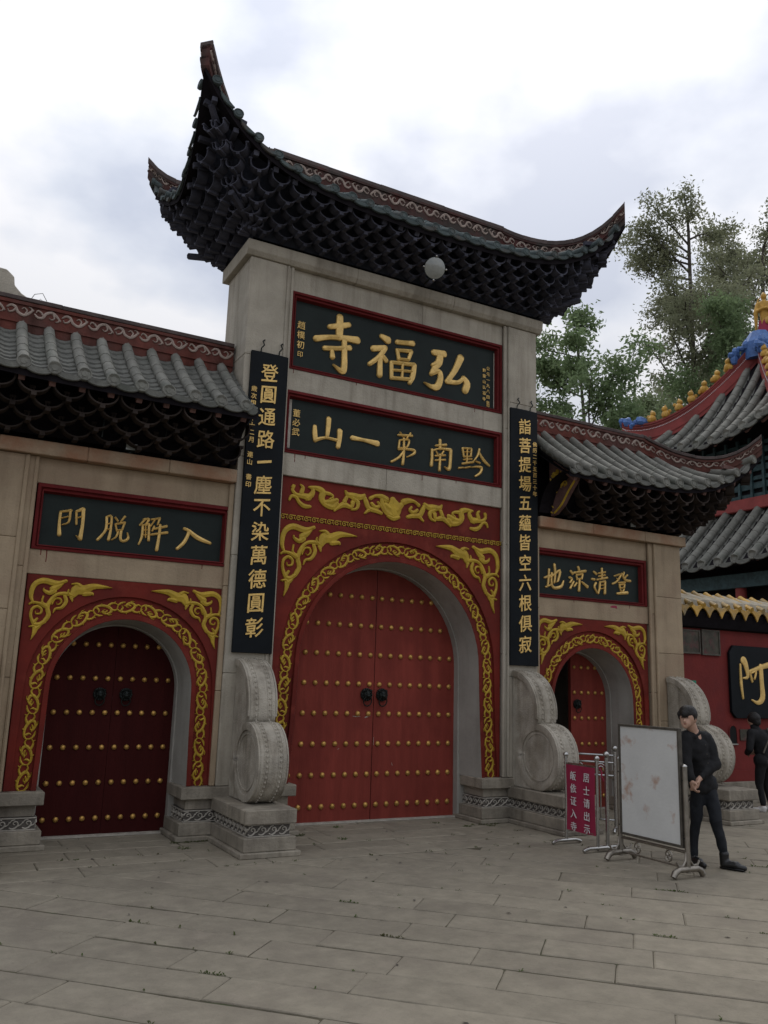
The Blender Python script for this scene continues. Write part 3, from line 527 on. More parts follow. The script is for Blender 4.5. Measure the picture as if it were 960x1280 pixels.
# pilasters of stacked blocks
def column(x0, x1, y0, y1, z0, z1, n, m):
    zs = [z0 + (z1 - z0) * i / n + (random.uniform(-.12, .12) if 0 < i < n else 0) for i in range(n + 1)]
    for a, c in zip(zs, zs[1:]): part('pilaster_stone', MB().box(x0, x1, y0, y1, a + .0015, c - .0015), m, gate, bevel=.007)
for s in (-1, 1):
    a, c = sorted((s * 1.78, s * 2.275)); column(a, c, -.09, .80, ZP, 7.018, 5, 'stone')
    a, c = sorted((s * 1.70, s * 1.778)); column(a, c, -.072, .38, ZP, 7.018, 4, 'stone')
    part('edge_moulding', MB().tube([(s * 1.70, -.07, ZP + .01), (s * 1.70, -.07, 7.01)], .022, 8), 'stone', gate, smooth=True)
    part('edge_moulding', MB().tube([(s * 1.765, -.088, ZP + .01), (s * 1.765, -.088, 7.01)], .018, 8), 'stone', gate, smooth=True)
    part('tower_core', MB().box(*sorted((s * 1.68, s * 2.27)), .1, .79, 4.0, 7.0), 'stone', gate)
    a, c = sorted((s * 2.277, s * 2.34)); column(a, c, -.06, .5, ZP, 4.038, 3, 'wingstone')
    a, c = sorted((s * 4.62, s * 5.165)); column(a, c, -.09, .80, ZP, 4.038, 4, 'wingstone')
    a, c = sorted((s * 4.50, s * 4.618)); column(a, c, -.066, .38, ZP, 4.038, 3, 'wingstone')
    part('edge_moulding', MB().tube([(s * 4.50, -.062, ZP + .01), (s * 4.50, -.062, 4.03)], .024, 8), 'wingstone', gate, smooth=True)
    part('edge_moulding', MB().tube([(s * 4.60, -.085, ZP + .01), (s * 4.60, -.085, 4.03)], .024, 8), 'wingstone', gate, smooth=True)
    # stained cornice over each wing
    xs = [2.29, 3.3, 4.35, 5.24] if s > 0 else [-5.9, -4.9, -4.0, -3.1, -2.29]
    for a, c in zip(xs, xs[1:]): part('cornice_stone', MB().box(a + .001, c - .001, -.155, .86, 4.04, 4.195), 'cornice', gate, bevel=.008)
for a, c in zip([-2.35, -.8, .75, 2.35], [-.8, .75, 2.35]):
    mb = MB().prism([(-.155, 7.075), (-.17, 7.205), (.88, 7.205), (.88, 7.02), (-.11, 7.02)], a + .001, c - .001, 'x'); part('cornice_stone', mb, 'stone', gate, bevel=.006)

# framed plaques
def plaque(x0, x1, z0, z1, wt, wb, wl, wr, label, y=.035):
    p = sub('plaque', gate)
    yo = -.045
    def bar(pts, nm='frame_bar'): part(nm, MB().add(*pts), 'frame', p)
    O = [(x0, z0), (x1, z0), (x1, z1), (x0, z1)]; I = [(x0 + wl, z0 + wb), (x1 - wr, z0 + wb), (x1 - wr, z1 - wt), (x0 + wl, z1 - wt)]
    for i in range(4):
        j = (i + 1) % 4
        lerp = lambda a, b_, t: (a[0] + (b_[0] - a[0]) * t, a[1] + (b_[1] - a[1]) * t)
        prof = [(0, .08), (0, yo), (.42, yo - .006), (.48, yo + .02), (.60, yo + .025), (.66, yo + .01), (.85, yo + .015), (1, y), (1, .08)]
        vs = []; n = len(prof)
        for (t, yv) in prof:
            a = lerp(O[i], I[i], t); vs.append((a[0], yv, a[1]))
        for (t, yv) in prof:
            a = lerp(O[j], I[j], t); vs.append((a[0], yv, a[1]))
        fs = [(k, k + 1, n + k + 1, n + k) for k in range(n - 1)] + [tuple(range(n)), tuple(range(2 * n - 1, n - 1, -1))]
        part('frame_bar', MB().add(vs, fs), 'frame', p)
    part('plaque_board', MB().box(x0 + wl - .01, x1 - wr + .01, y, .078, z0 + wb - .01, z1 - wt + .01), 'plaque', p)
    return p
def chars(p, names, y=.034, h=.032):
    for nme in names:
        st = GL[nme]
        st = [[q if i % 3 != 2 else q * 1.05 for i, q in enumerate(s_)] for s_ in st]
        part('character', brush(st, y, h), 'gold', p, smooth=True)
p1 = plaque(-1.675, 1.675, 5.654, 6.716, .085, .06, .075, .085, 'x'); 
def both(a, b_): return GL[a] + GL[b_]
GL['fuku'] = both('fu', 'fu2')
chars(p1, ['si', 'fuku', 'hong'])
def small(p, text, x, z0, step, h, y=.03, m='gold', bold=.012, depth=.004):
    for i, ch in enumerate(text):
        if ch != ' ': link('character', glyph(ch, m, h, depth, bold), p, (x, y, z0 - i * step))
small(p1, '趙樸初', -1.50, 6.30, .135, .105)
small(p1, '印', -1.50, 5.90, .1, .08)
small(p1, '公元一九八四年', 1.475, 6.33, .088, .058); small(p1, '黔靈山弘福寺', 1.405, 6.29, .088, .055); small(p1, '印', 1.475, 5.70 + .06, .1, .05)
p2 = plaque(-1.675, 1.675, 4.544, 5.365, .085, .06, .055, .085, 'x')
chars(p2, ['shan', 'yi', 'di', 'nan', 'qian'], h=.026)
small(p2, '董必武', -1.50, 5.10, .125, .10)
part('scuffed_edge', MB().box(-1.618, -1.57, .0345, .036, 4.63, 5.27), 'carving', p2); part('scuffed_edge', MB().box(1.575, 1.588, .0325, .036, 5.74, 6.60), 'carving', p1)
p3 = plaque(-4.46, -2.275, 3.036, 3.754, .095, .06, .075, .10, 'x'); chars(p3, ['men', 'tuo', 'jie', 'ru'], h=.024)
p4 = plaque(2.275, 4.46, 3.036, 3.754, .095, .06, .075, .10, 'x'); chars(p4, ['di2', 'liang', 'qing', 'deng'], h=.024)
part('paint_splash', brush([[3.72, 2.985, .02, 3.77, 2.99, .035, 3.83, 2.995, .03], [3.80, 2.985, .03, 3.84, 2.975, .02]], -.031, .002), 'magenta', gate)

# doors
stud_me = MB().ball((0, 0, 0), .035, 10, 6, (1, .75, 1)).mesh('stud', MT['stud'], True)
stud_w = MB().ball((0, 0, 0), .030, 10, 6, (1, .75, 1)).mesh('stud', MT['stud'], True)
def lion_knocker(parent, x, z, y, s=1.0):
    mb = MB().tube([(0, 0, 0), (0, -.02, 0), (0, -.03, 0)], [.085, .085, .07], 20)
    mb.ball((0, -.035, .0), .062, 12, 8, (1, .75, 1)); mb.ball((0, -.075, -.015), .030, 10, 6, (1.1, .8, .8))
    for q in (-1, 1):
        mb.ball((q * .026, -.072, .022), .014, 8, 5); mb.ball((q * .055, -.035, .05), .02, 8, 5); mb.ball((q * .035, -.06, .045), .015, 6, 4, (1.6, 1, .6))
    for k in range(14):
        a = 2 * PI * k / 14; mb.ball((.07 * math.cos(a), -.028, .07 * math.sin(a)), .016, 6, 4)
    o = part('knocker', mb, 'iron', parent, smooth=True, loc=(x, y, z), sc=(s, s, s))
    r_ = MB().tube([(.058 * math.cos(a), -.05 - .01 * math.sin(a), -.085 + .062 * math.sin(a)) for a in [2 * PI * k / 24 for k in range(25)]], .0085, 6)
    part('knocker_ring', r_, 'iron', parent, smooth=True, loc=(x, y, z), sc=(s, s, s))
YD = .50
def leaf(bay, side, mt, cols, pitch, rows, off, stud, pn='door_leaf', seam=.006):
    b = bay; r_ = b['r'] - .03
    P = [(x, z) for x, z in archpts(b['cx'], r_, b['zc'], 0.02, b['fl'] * .2, 24)]
    xs = b['cx'] + side * seam
    P = clip(P, lambda p: (p[0] - xs) * side)
    d = part(pn, MB().prism(P, YD, YD + .06), mt, gate)
    for z in rows:
        for c in range(cols):
            x = b['cx'] + side * (off + c * pitch); dx = abs(x - b['cx'])
            if z > b['zc'] and dx * dx + (z - b['zc']) ** 2 > (b['r'] - .06) ** 2: continue
            if dx > b['r'] - .07: continue
            link('stud', stud, d, (x, YD - .006, z))
    return d
rows = [.205 + .381 * i for i in range(8)]
for s in (-1, 1):
    d = leaf(BAYS[1], s, 'door', 8, .157, rows, .075, stud_me)
    lion_knocker(d, s * .115, 1.595, YD, 1.0)
for st in ([-.30, 1.315, .006, -.24, 1.31, .010, -.19, 1.312, .004], [-.12, 1.30, .012, -.08, 1.315, .02, -.045, 1.325, .008], [.02, 1.05, .004, .018, .95, .006], [.3, .72, .005, .31, .69, .008], [-.5, .9, .006, -.48, .91, .006]):
    part('paint_chip', brush([st], YD - .0005, .001), 'vine', gate)
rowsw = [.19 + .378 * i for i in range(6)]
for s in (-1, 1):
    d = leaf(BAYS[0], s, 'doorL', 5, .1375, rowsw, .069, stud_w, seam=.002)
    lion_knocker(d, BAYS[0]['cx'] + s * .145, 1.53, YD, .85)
d = leaf(BAYS[2], 1, 'door', 5, .1375, rowsw, .069, stud_w)
# the left leaf of this bay stands open, swung inwards about its outer edge
P = [(x, z) for x, z in archpts(0, .72, 1.595, 0.02, 0, 24)]; P = clip(P, lambda p: -p[0])
P = [(x + .72, z) for x, z in P]
od = part('door_leaf', MB().prism(P, 0, .06), 'door', gate, loc=(2.655, .56, 0), rot=(0, 0, R(82)))
tag(od, 'red door leaf swung open')
for z in rowsw[:5]:
    for c in range(5): link('stud', stud_w, od, (.72 - .069 - c * .1375, -.006, z))
lion_knocker(d, BAYS[2]['cx'] + .12, 1.53, YD, .85)
for b in BAYS: part('threshold', MB().box(b['cx'] - b['r'] + .03, b['cx'] + b['r'] - .03, .44, .50, 0.0, .022), 'carving', gate)
# passage behind the open leaf; a near-black end sheet paints its dark
pw = sub('passage', gate)
part('side_wall', MB().box(2.2, 2.6, .81, 3.2, 0, 3.2), 'reveal', pw); part('side_wall', MB().box(4.2, 4.5, .81, 3.2, 0, 3.2), 'reveal', pw)
part('ceiling', MB().box(2.2, 4.5, .81, 3.2, 2.65, 2.9), 'wood', pw)
part('screen_post', MB().box(3.02, 3.12, 2.6, 2.7, 0, 2.6), 'wood', pw)
part('dark_end_sheet', MB().box(2.6, 4.2, 2.9, 3.0, 0, 2.65), 'black', pw)
part('notice_sheet', MB().box(3.16, 3.50, 2.85, 2.89, 1.1, 1.75), 'stone', pw)

# pedestals
def pedestal(xa, xb, ya, yb, drum=False, parent=gate):
    p = sub('pedestal', parent)
    L = [(0, .055, .13, 'foot'), (.055, .19, .09, 'base_block'), (.19, .315, .03, 'carved_band')]
    L += [(.315, .455, .085, 'cap_slab')] if drum else [(.315, .43, .015, 'neck_block'), (.43, ZP, .085, 'cap_slab')]
    yb2 = yb
    for (z0, z1, o, nm) in L:
        e_ = 0.0 if drum else o * .0
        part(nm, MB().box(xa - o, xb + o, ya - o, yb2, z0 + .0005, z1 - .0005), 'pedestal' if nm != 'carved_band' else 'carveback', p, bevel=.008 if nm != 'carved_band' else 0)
    # carved scrolls on the band: front and both flanks
    o = .03; zc = .2525
    unit = [[-.055, -.035, .012, -.03, -.045, .014, .0, -.035, .016, .022, -.008, .016, .01, .022, .014, -.018, .02, .012, -.022, .0, .010, -.006, -.004, .008], [.02, -.02, .01, .05, -.005, .012, .06, .02, .01], [-.055, .01, .01, -.04, .035, .012, -.01, .042, .01]]
    def run(n, L_, place):
        mbs = MB()
        for i in range(n):
            c = (i + .5) / n * L_
            k = L_ / n / .12
            q = brush([[v * (k if j % 3 == 0 else 1) + (c if j % 3 == 0 else 0) for j, v in enumerate(st)] for st in unit], 0, .012, sub_=2)
            mbs.add(q.v, q.f)
        for zz in (-.056, .056): mbs.box(0, L_, -.010, 0, zz - .005, zz + .005)
        mbs.v = [place(v) for v in mbs.v]
        part('scroll_relief', mbs, 'carving', p)
    Lx = xb - xa + 2 * o; Ly = (yb2 - ya + o)
    run(max(1, round(Lx / .12)), Lx, lambda v: (xa - o + v[0], ya - o + v[1], zc + v[2]))
    run(max(1, round(Ly / .12)), Ly, lambda v: (xa - o + v[1], yb2 - v[0], zc + v[2]))
    run(max(1, round(Ly / .12)), Ly, lambda v: (xb + o - v[1], ya - o + v[0], zc + v[2]))
for s in (-1, 1):
    a, c = sorted((s * 1.40, s * 2.585)); pedestal(a, c, -.05, .495)
    a, c = sorted((s * 4.16, s * 5.2)); pedestal(a, c, -.05, .495)
    a, c = sorted((s * 1.84, s * 2.23)); pedestal(a, c, -1.13, -.081, True)
    a, c = sorted((s * 4.68, s * 5.10)); pedestal(a, c, -1.22, -.081, True)

# drum-shaped buttress stones
def drum(x0, x1, label, k=1.0):
    cy, cz, r_ = -.65 * k, .455 + .42, .42
    t = thing('drum_stone', label, 'carved stone', ((x0 + x1) / 2, -.09, .455), group='drum stones flanking the gate piers')
    ox, oy, oz = (x0 + x1) / 2, -.09, .455
    up = []
    for i in range(15):
        a = PI / 2 + PI * 0.50 * i / 14
        up.append((-.10 + .56 * k * math.cos(a), 1.42 + .56 * math.sin(a)))
    up += [(-.10 - .562 * k, 1.36), (-.10 - .555 * k, 1.31), (-.10 - .53 * k, 1.285)]
    up = [p for p in up if not ((p[0] - cy) ** 2 + (p[1] - cz) ** 2 < (r_ - .01) ** 2)]
    dr = []
    a0 = math.atan2(up[-1][1] - cz, up[-1][0] - cy)
    for i in range(25):
        a = a0 + (PI * 1.5 - .12 - a0) * i / 24
        dr.append((cy + r_ * math.cos(a), cz + r_ * math.sin(a)))
    poly = [(-.10, 1.98)] + up + dr + [(cy + .1, .456), (-.10, .456)]
    w = (x1 - x0) / 2
    P = [(p[0] - oy, p[1] - oz) for p in poly]
    part('drum_body', MB().prism(P, -w, w, 'x'), 'drum', t, bevel=.01)
    for q in (-1, 1):   # ring and recessed face on each flank
        def ring(cy_, cz_, ra, rb, a0_, a1_, nm, sy=1.0, hh=.018):
            mb = MB(); n = 30
            vs = []
            for i in range(n + 1):
                a = a0_ + (a1_ - a0_) * i / n
                for (rr, xx) in ((ra, 0), (ra, hh), ((ra + rb) / 2, hh * 1.3), (rb, hh), (rb, 0)):
                    vs.append((q * (w + xx), cy_ + rr * sy * math.cos(a) - oy, cz_ + rr * math.sin(a) - oz))
            mb.add(vs, [(i * 5 + j, i * 5 + j + 1, (i + 1) * 5 + j + 1, (i + 1) * 5 + j) for i in range(n) for j in range(4)] + [(0, 1, 2, 3, 4), tuple(n * 5 + j for j in (4, 3, 2, 1, 0))])
            part(nm, mb, 'drum', t, smooth=True)
        ring(cy, cz, r_ - .005, r_ - .085, 0, 2 * PI, 'drum_rim'); ring(cy, cz, r_ - .115, r_ - .135, 0, 2 * PI, 'drum_inner_ring', hh=.008)
        ring(-.10, 1.42, .555, .475, PI / 2 + .03, PI * 1.04, 'scroll_rim', sy=k)
    # raised bands and bead rows round the curved edge
    path = up + dr[:-1]
    for xx in (-w * .52, w * .52):
        pts = [(xx, p[0] - oy, p[1] - oz) for p in path]
        mb = MB(); 
        acc = 0; last = None; k2 = 0
        for i in range(len(path) - 1):
            a = Vector(path[i]); c = Vector(path[i + 1]); n = max(1, round((c - a).length / .042))
            d_ = (c - a).normalized(); nn = Vector((-d_.y, d_.x)) * -1
            for j in range(n):
                q_ = a.lerp(c, j / n); mb.ball((xx, q_.x - oy, q_.y - oz), .0155, 6, 4)
        part('bead_row', mb, 'drum', t, smooth=True)
        for sgn in (-1, 1): part('edge_band', MB().tube([(xx + sgn * .024, p[1], p[2]) for p in pts], .007, 5), 'drum', t, smooth=True)
    return t
drum(-2.13, -1.83, 'beaded drum stone under the black couplet board at the left of the central doors')
drum(1.83, 2.13, 'beaded drum stone beside the magenta banner, between the central doors and the open side arch')
drum(4.76, 5.06, 'beaded drum stone behind the leaning man at the right end of the gate', .96)
drum(-5.06, -4.76, 'drum stone cut by the left edge of the picture, left of the closed side door', 1.12)
# ------------------------------------------------------------------ roofs
class Roof:
    def __init__(s, X0, X1, Y0, Y1, hips, ze, zr, L, k, bulge, a, tcap=1.0, g2=.2, lp=1.5):
        s.X0, s.X1, s.Y0, s.Y1, s.hips, s.ze, s.zr, s.L, s.k, s.b, s.a, s.tcap, s.g2, s.lp = X0, X1, Y0, Y1, hips, ze, zr, L, k, bulge, a, tcap, g2, lp
        # faces: origin, along, inward, length, hip at start, hip at end
        W, D = X1 - X0, Y1 - Y0; hl, hr = hips
        s.F = {'F': ((X0, Y0), (1, 0), (0, 1), W, hl, hr), 'B': ((X1, Y1), (-1, 0), (0, -1), W, hr, hl)}
        if hr: s.F['R'] = ((X1, Y0), (0, 1), (-1, 0), D, True, True)
        if hl: s.F['L'] = ((X0, Y1), (0, -1), (1, 0), D, True, True)
    def dd(s, f, u):
        o, al, inn, ln, h0, h1 = s.F[f]
        return (u if h0 else 1e3), (ln - u if h1 else 1e3)
    def tmax(s, f, u): return min(s.tcap, min(s.dd(f, u)) / s.a)
    def pt(s, f, u, t, dz=0.0):
        o, al, inn, ln, h0, h1 = s.F[f]; d0, d1 = s.dd(f, u)
        E0, E1 = math.exp(-d0 / s.k), math.exp(-d1 / s.k); E = max(E0, E1); q = max(1 - t, 0)
        n = s.a * t - s.b * E * q; v = u + (s.b * E1 - s.b * E0) * q
        z = s.ze + (s.zr - s.ze) * ((1 - s.g2) * t + s.g2 * t * t) + s.L * E * q ** s.lp + dz
        return Vector((o[0] + al[0] * v + inn[0] * n, o[1] + al[1] * v + inn[1] * n, z))
def build_roof(root, nm, rf, pitch, rad, tm, pm, faces='FBLR', rafters=True, soff='wood', courses=9, rm='rafter', disc=True):
    g = sub(nm, root)
    # shared eave pieces
    dm = MB().tube([(0, .012, 0), (0, -.018, 0)], rad * 1.18, 14); dm.tube([(0, -.018, 0), (0, -.024, 0)], rad * .55, 10)
    for k in range(14):
        a = 2 * PI * k / 14
    dm.tube([(rad * 1.02 * math.cos(2 * PI * k / 16), -.02, rad * 1.02 * math.sin(2 * PI * k / 16)) for k in range(17)], rad * .13, 5)
    disc_me = dm.mesh('eave_disc', MT[tm], True)
    w = pitch * .5
    P = [(w * math.cos(PI + PI * i / 12) * .95, rad * .9 * math.sin(PI + PI * i / 12) * 1.15 + .0) for i in range(13)]
    drip_me = MB().prism(P, -.012, .01).tube([(p[0] * .9, -.014, p[1] * .88) for p in P], rad * .10, 5).mesh('drip_tile', MT[pm])
    raf_me = MB().box(-.032, .032, 0, .55, -.032, .032).mesh('rafter', MT[rm], bevel=.004)
    deck = MB()
    for f in faces:
        if f not in rf.F: continue
        o, al, inn, ln, h0, h1 = rf.F[f]
        # even spacing with a row at each extreme
        n = max(2, int(round(ln / pitch))); us = [(i + .5) * ln / n for i in range(n)]
        for i, u in enumerate(us):
            tmx = rf.tmax(f, u)
            if tmx < .04: continue
            ns = 7
            pts = [rf.pt(f, u, -.02 + (tmx + .02) * j / ns, rad * .35) for j in range(ns + 1)]
            seg = max(1, round((pts[-1] - pts[0]).length / .30)); bp_ = []; br_ = []
            for c in range(seg):
                for f2, r2 in ((0, 1.07), (.08, 1.0), (.985, .96)):
                    t_ = -.02 + (tmx + .02) * (c + f2) / seg; bp_.append(rf.pt(f, u, t_, rad * .35)); br_.append(rad * r2)
            bp_.append(pts[-1]); br_.append(rad * .95)
            part('barrel_tile_row', MB().tube(bp_, br_, 9), tm, g, smooth=True)
            # joints of single barrel tiles: slim collars
            d = (pts[0] - pts[1]).normalized()
            rz = math.atan2(d.x, -d.y)
            if disc:
                e0 = pts[0] + Vector((0, 0, -.004)); link('eave_disc', disc_me, g, e0, (-.12, 0, rz))
            if rafters:
                p = rf.pt(f, u, 0.02, -.16); q = rf.pt(f, u, .45 * min(1, tmx / .5), -.13); dr = (q - p)
                if dr.length > .05: link('rafter', raf_me, g, p, (math.asin(max(-1, min(1, dr.normalized().z))), 0, rz))
        for i in range(n + 1):
            u = i * ln / n; ua, ub = max(u - ln / n / 2, .002), min(u + ln / n / 2, ln - .002)
            if ub - ua < .03: continue
            tmx = min(rf.tmax(f, ua), rf.tmax(f, ub)) if 0 < i < n else rf.tmax(f, min(max(u, .05), ln - .05))
            tmx = max(tmx, .05)
            if i not in (0, n) or not (h0 if i == 0 else h1):
                mb = MB(); nc = max(2, int(courses * tmx))
                for c in range(nc):
                    t0, t1 = tmx * c / nc - .015, tmx * (c + 1) / nc + .02
                    vs = []
                    for t, lift_ in ((t0, .022), (t1, -.004)):
                        for j in range(6):
                            a = j / 5; uu = ua + (ub - ua) * a
                            vs.append(rf.pt(f, uu, t, lift_ - .055 * math.sin(PI * a) * (pitch / .28) + .0))
                    vs += [v - Vector((0, 0, .022)) for v in vs[:6]]
                    mb.add(vs, [(j, j + 1, 6 + j + 1, 6 + j) for j in range(5)] + [(j, j + 1, 12 + j + 1, 12 + j) for j in range(5)])
                part('pan_tile_row', mb, pm, g)
                p0 = rf.pt(f, u if 0 < i < n else (ua + ub) / 2, -.03, -.012); p1 = rf.pt(f, u if 0 < i < n else (ua + ub) / 2, .05, 0); d = (p0 - p1).normalized()
                # tilt of the eave line along the face
                pa, pb = rf.pt(f, ua, 0), rf.pt(f, ub, 0); sl = (pb - pa).z / max((pb - pa).to_2d().length, .01)
                link('drip_tile', drip_me, g, p0, (0, -math.atan(sl), math.atan2(d.x, -d.y)), (1 if 0 < i < n else .5, 1, 1))
        # deck sheet under the tiles
        nu = max(8, int(ln / .12))
        mb = MB()
        for dz in (-.05, -.115):
            mb.grid(lambda a, b_: rf.pt(f, a * ln, (-.01 + (rf.tmax(f, a * ln) + .01) * b_), dz), nu, 6)
        mb2 = MB(); 
        top = [rf.pt(f, a / nu * ln, -.012, -.045) for a in range(nu + 1)]; bot = [p - Vector((0, 0, .085)) for p in top]
        mb.add(top + bot, [(i, i + 1, nu + 1 + i + 1, nu + 1 + i) for i in range(nu)])
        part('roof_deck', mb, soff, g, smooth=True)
    return g
RV = [[-.14, -.03, .02, -.09, .02, .03, -.04, .045, .03, .02, .02, .032, .05, -.03, .03, .10, -.04, .026, .14, -.01, .016], [-.06, .03, .022, -.075, -.01, .018, -.045, -.035, .014, -.02, -.02, .010],
      [.04, -.02, .022, .07, .02, .02, .11, .035, .016, .125, .01, .01], [-.13, -.02, .02, -.115, -.045, .014, -.09, -.05, .01]]
def ridge_run(g, pts, hs, wid, vine='F', face=-1, capw=.085, relief=True, wm='ridge', cm='cap', vscale=1.0, capt=.05):
    """red plastered ridge wall along pts (base line), heights hs, tile cap in pieces, vine relief on one or both sides"""
    pts = [Vector(p) for p in pts]; n = len(pts)
    def nrm(i):
        d = pts[min(i + 1, n - 1)] - pts[max(i - 1, 0)]; d.z = 0
        d.normalize(); return Vector((d.y, -d.x, 0))
    def sect(i, w, z0, z1):
        N_ = nrm(i); return [pts[i] + N_ * w + Vector((0, 0, z0)), pts[i] + N_ * w + Vector((0, 0, z1)), pts[i] - N_ * w + Vector((0, 0, z1)), pts[i] - N_ * w + Vector((0, 0, z0))]
    def strip(i0, i1, w, za, zb, nm, m):
        vs = []
        for i in range(i0, i1 + 1): vs += sect(i, w, za(i), zb(i))
        k = i1 - i0
        fs = [(4 * j + a, 4 * j + (a + 1) % 4, 4 * (j + 1) + (a + 1) % 4, 4 * (j + 1) + a) for j in range(k) for a in range(4)] + [(0, 1, 2, 3), (4 * k + 3, 4 * k + 2, 4 * k + 1, 4 * k)]
        return part(nm, MB().add(vs, fs), m, g, bevel=.005 if 'cap' in nm else 0)
    strip(0, n - 1, wid, lambda i: -.08, lambda i: hs[i] - .045, 'ridge_wall', wm)
    strip(0, n - 1, wid + .018, lambda i: hs[i] * .06 , lambda i: hs[i] * .06 + .03, 'ridge_moulding', wm)
    strip(0, n - 1, wid + .022, lambda i: hs[i] - .10, lambda i: hs[i] - .065, 'ridge_moulding', wm)
    i = 0
    while i < n - 1:
        j = min(n - 1, i + random.choice([2, 3, 3, 4])); dz = random.uniform(-.006, .006)
        strip(i, j, capw, lambda q: hs[q] - capt + dz, lambda q: hs[q] + dz, 'ridge_cap_tile', cm); i = j
    if relief:
        L = [0]
        for i in range(n - 1): L.append(L[-1] + (pts[i + 1] - pts[i]).length)
        m = max(1, int(L[-1] / (.29 * vscale)))
        for side in (-1, 1):
            if side not in (face if isinstance(face, tuple) else (face,)): continue
            for q in range(m):
                s0 = (q + .5) * L[-1] / m; i = max(j for j in range(n - 1) if L[j] <= s0); t = (s0 - L[i]) / (L[i + 1] - L[i] + 1e-9)
                c = pts[i].lerp(pts[i + 1], t); h = hs[i] + (hs[i + 1] - hs[i]) * t; d = (pts[i + 1] - pts[i]).normalized(); N_ = nrm(i) * side
                k = vscale; zk = min(1.25, max(.75, (h - .12) / .20)) * (1 if q % 2 else -1)
                def fx(v): return tuple(c + d * v[0] * k + Vector((0, 0, v[2] * zk + h * .5 - .0)) + N_ * (wid - v[1] ))
                part('vine_relief', brush(RV, 0, .016, sub_=3, fx=fx), 'vine', g)
def hip_path(rf, corner, n=14, over=.0):
    f, start = {'FR': ('R', True), 'FL': ('F', True), 'BR': ('B', True), 'BL': ('L', True)}[corner]
    out = []
    for i in range(n + 1):
        t = (1 - i / n) * rf.tcap; d = rf.a * t
        out.append(rf.pt(f, d, t, .0))
    e_ = out[-1] + (out[-1] - out[-2]).normalized() * over + Vector((0, 0, over * .5)); 
    if over: out.append(e_)
    return out
# brackets under an eave
def cup_mesh(wd=.27, dp=.17, m='bracket'):
    mb = MB(); n = 12; r_ = wd / 2; th = .019
    for (ra, rb, y0, y1) in ((r_, r_ - th, -dp, 0),):
        vs = []
        for i in range(n + 1):
            a = PI * 1.0 + PI * i / n + 0
            c, s_ = math.cos(a), math.sin(a) * .80
            for rr, y in ((ra, y0), (rb, y0), (rb, y1), (ra, y1)): vs.append((rr * c, y, rr * s_))
        mb.add(vs, [(i * 4 + j, i * 4 + (j + 1) % 4, (i + 1) * 4 + (j + 1) % 4, (i + 1) * 4 + j) for i in range(n) for j in range(4)] + [(0, 1, 2, 3), tuple(n * 4 + j for j in (3, 2, 1, 0))])
    for q in (-1, 1): mb.box(q * r_ - (th if q > 0 else 0), q * r_ + (0 if q > 0 else th), -dp, 0, -.002, .075); mb.box(q * r_ - .026, q * r_ + .026, -dp - .004, -.02, .05, .075)
    mb.box(-.026, .026, -dp - .006, 0, -r_ * .8 - .035, -r_ * .8 + .005)
    return mb.mesh('bracket_cup', MT[m])
def brackets(root, nm, rf, wall, zc, faces, rows=4, spacing=.30, zpow=1.0, ztop=-.15, m='bracket', skipx=0):
    """wall: (x0,x1,y0,y1) of the wall top; rows of cup brackets fan from it to the eave"""
    g = sub(nm, root); cup = cup_mesh(spacing * .95, .13, m)
    x0, x1, y0, y1 = wall
    def wl(e_, u, f):
        return Vector((min(max(e_.x, x0), x1), min(max(e_.y, y0), y1), zc))
    for f in faces:
        o, al, inn, ln, h0, h1 = rf.F[f]; n = max(3, int(round(ln / spacing)))
        for r_ in range(rows):
            q = (r_ + .42) / rows * .93
            for i in range(n + (r_ % 2)):
                u = (i + (.5 if r_ % 2 == 0 else 0.02)) * ln / n
                u = min(max(u, .02), ln - .02)
                e_ = rf.pt(f, u, .05, ztop); w_ = wl(e_, u, f)
                hz = (e_ - w_); hz.z = 0
                p = w_.lerp(e_, q); 
                lift_ = e_.z - (rf.ze + ztop); p.z = zc + (rf.ze + ztop - zc) * q ** zpow + lift_ * q ** 1.8
                d = hz.normalized(); 
                if 0 < p.x < skipx: continue
                if r_ % 2 == 1 and i in (0, n) and not (h0 if i == 0 else h1): continue
                k_ = 1 - .45 * math.exp(-min(rf.dd(f, u)) / .5); link('bracket_cup', cup, g, p + Vector((0, 0, .075)), (0, 0, math.atan2(d.x, -d.y)), (k_, 1, k_))
        # backing
        nu = max(10, int(ln / .15))
        def bk(a, b_):
            e_ = rf.pt(f, a * ln, .10, ztop + .05); w_ = wl(e_, 0, f); p = w_.lerp(e_, b_); lift_ = e_.z - (rf.ze + ztop + .05)
            p.z = zc + (rf.ze + ztop + .05 - zc) * b_ ** zpow + lift_ * b_ ** 1.8 + .10 * math.sin(PI * min(b_, 1))
            inw = (w_ - e_); inw.z = 0
            return p + inw * .16 * math.sin(PI * b_)
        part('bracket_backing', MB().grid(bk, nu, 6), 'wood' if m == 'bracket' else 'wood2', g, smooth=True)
    return g
YC = .36
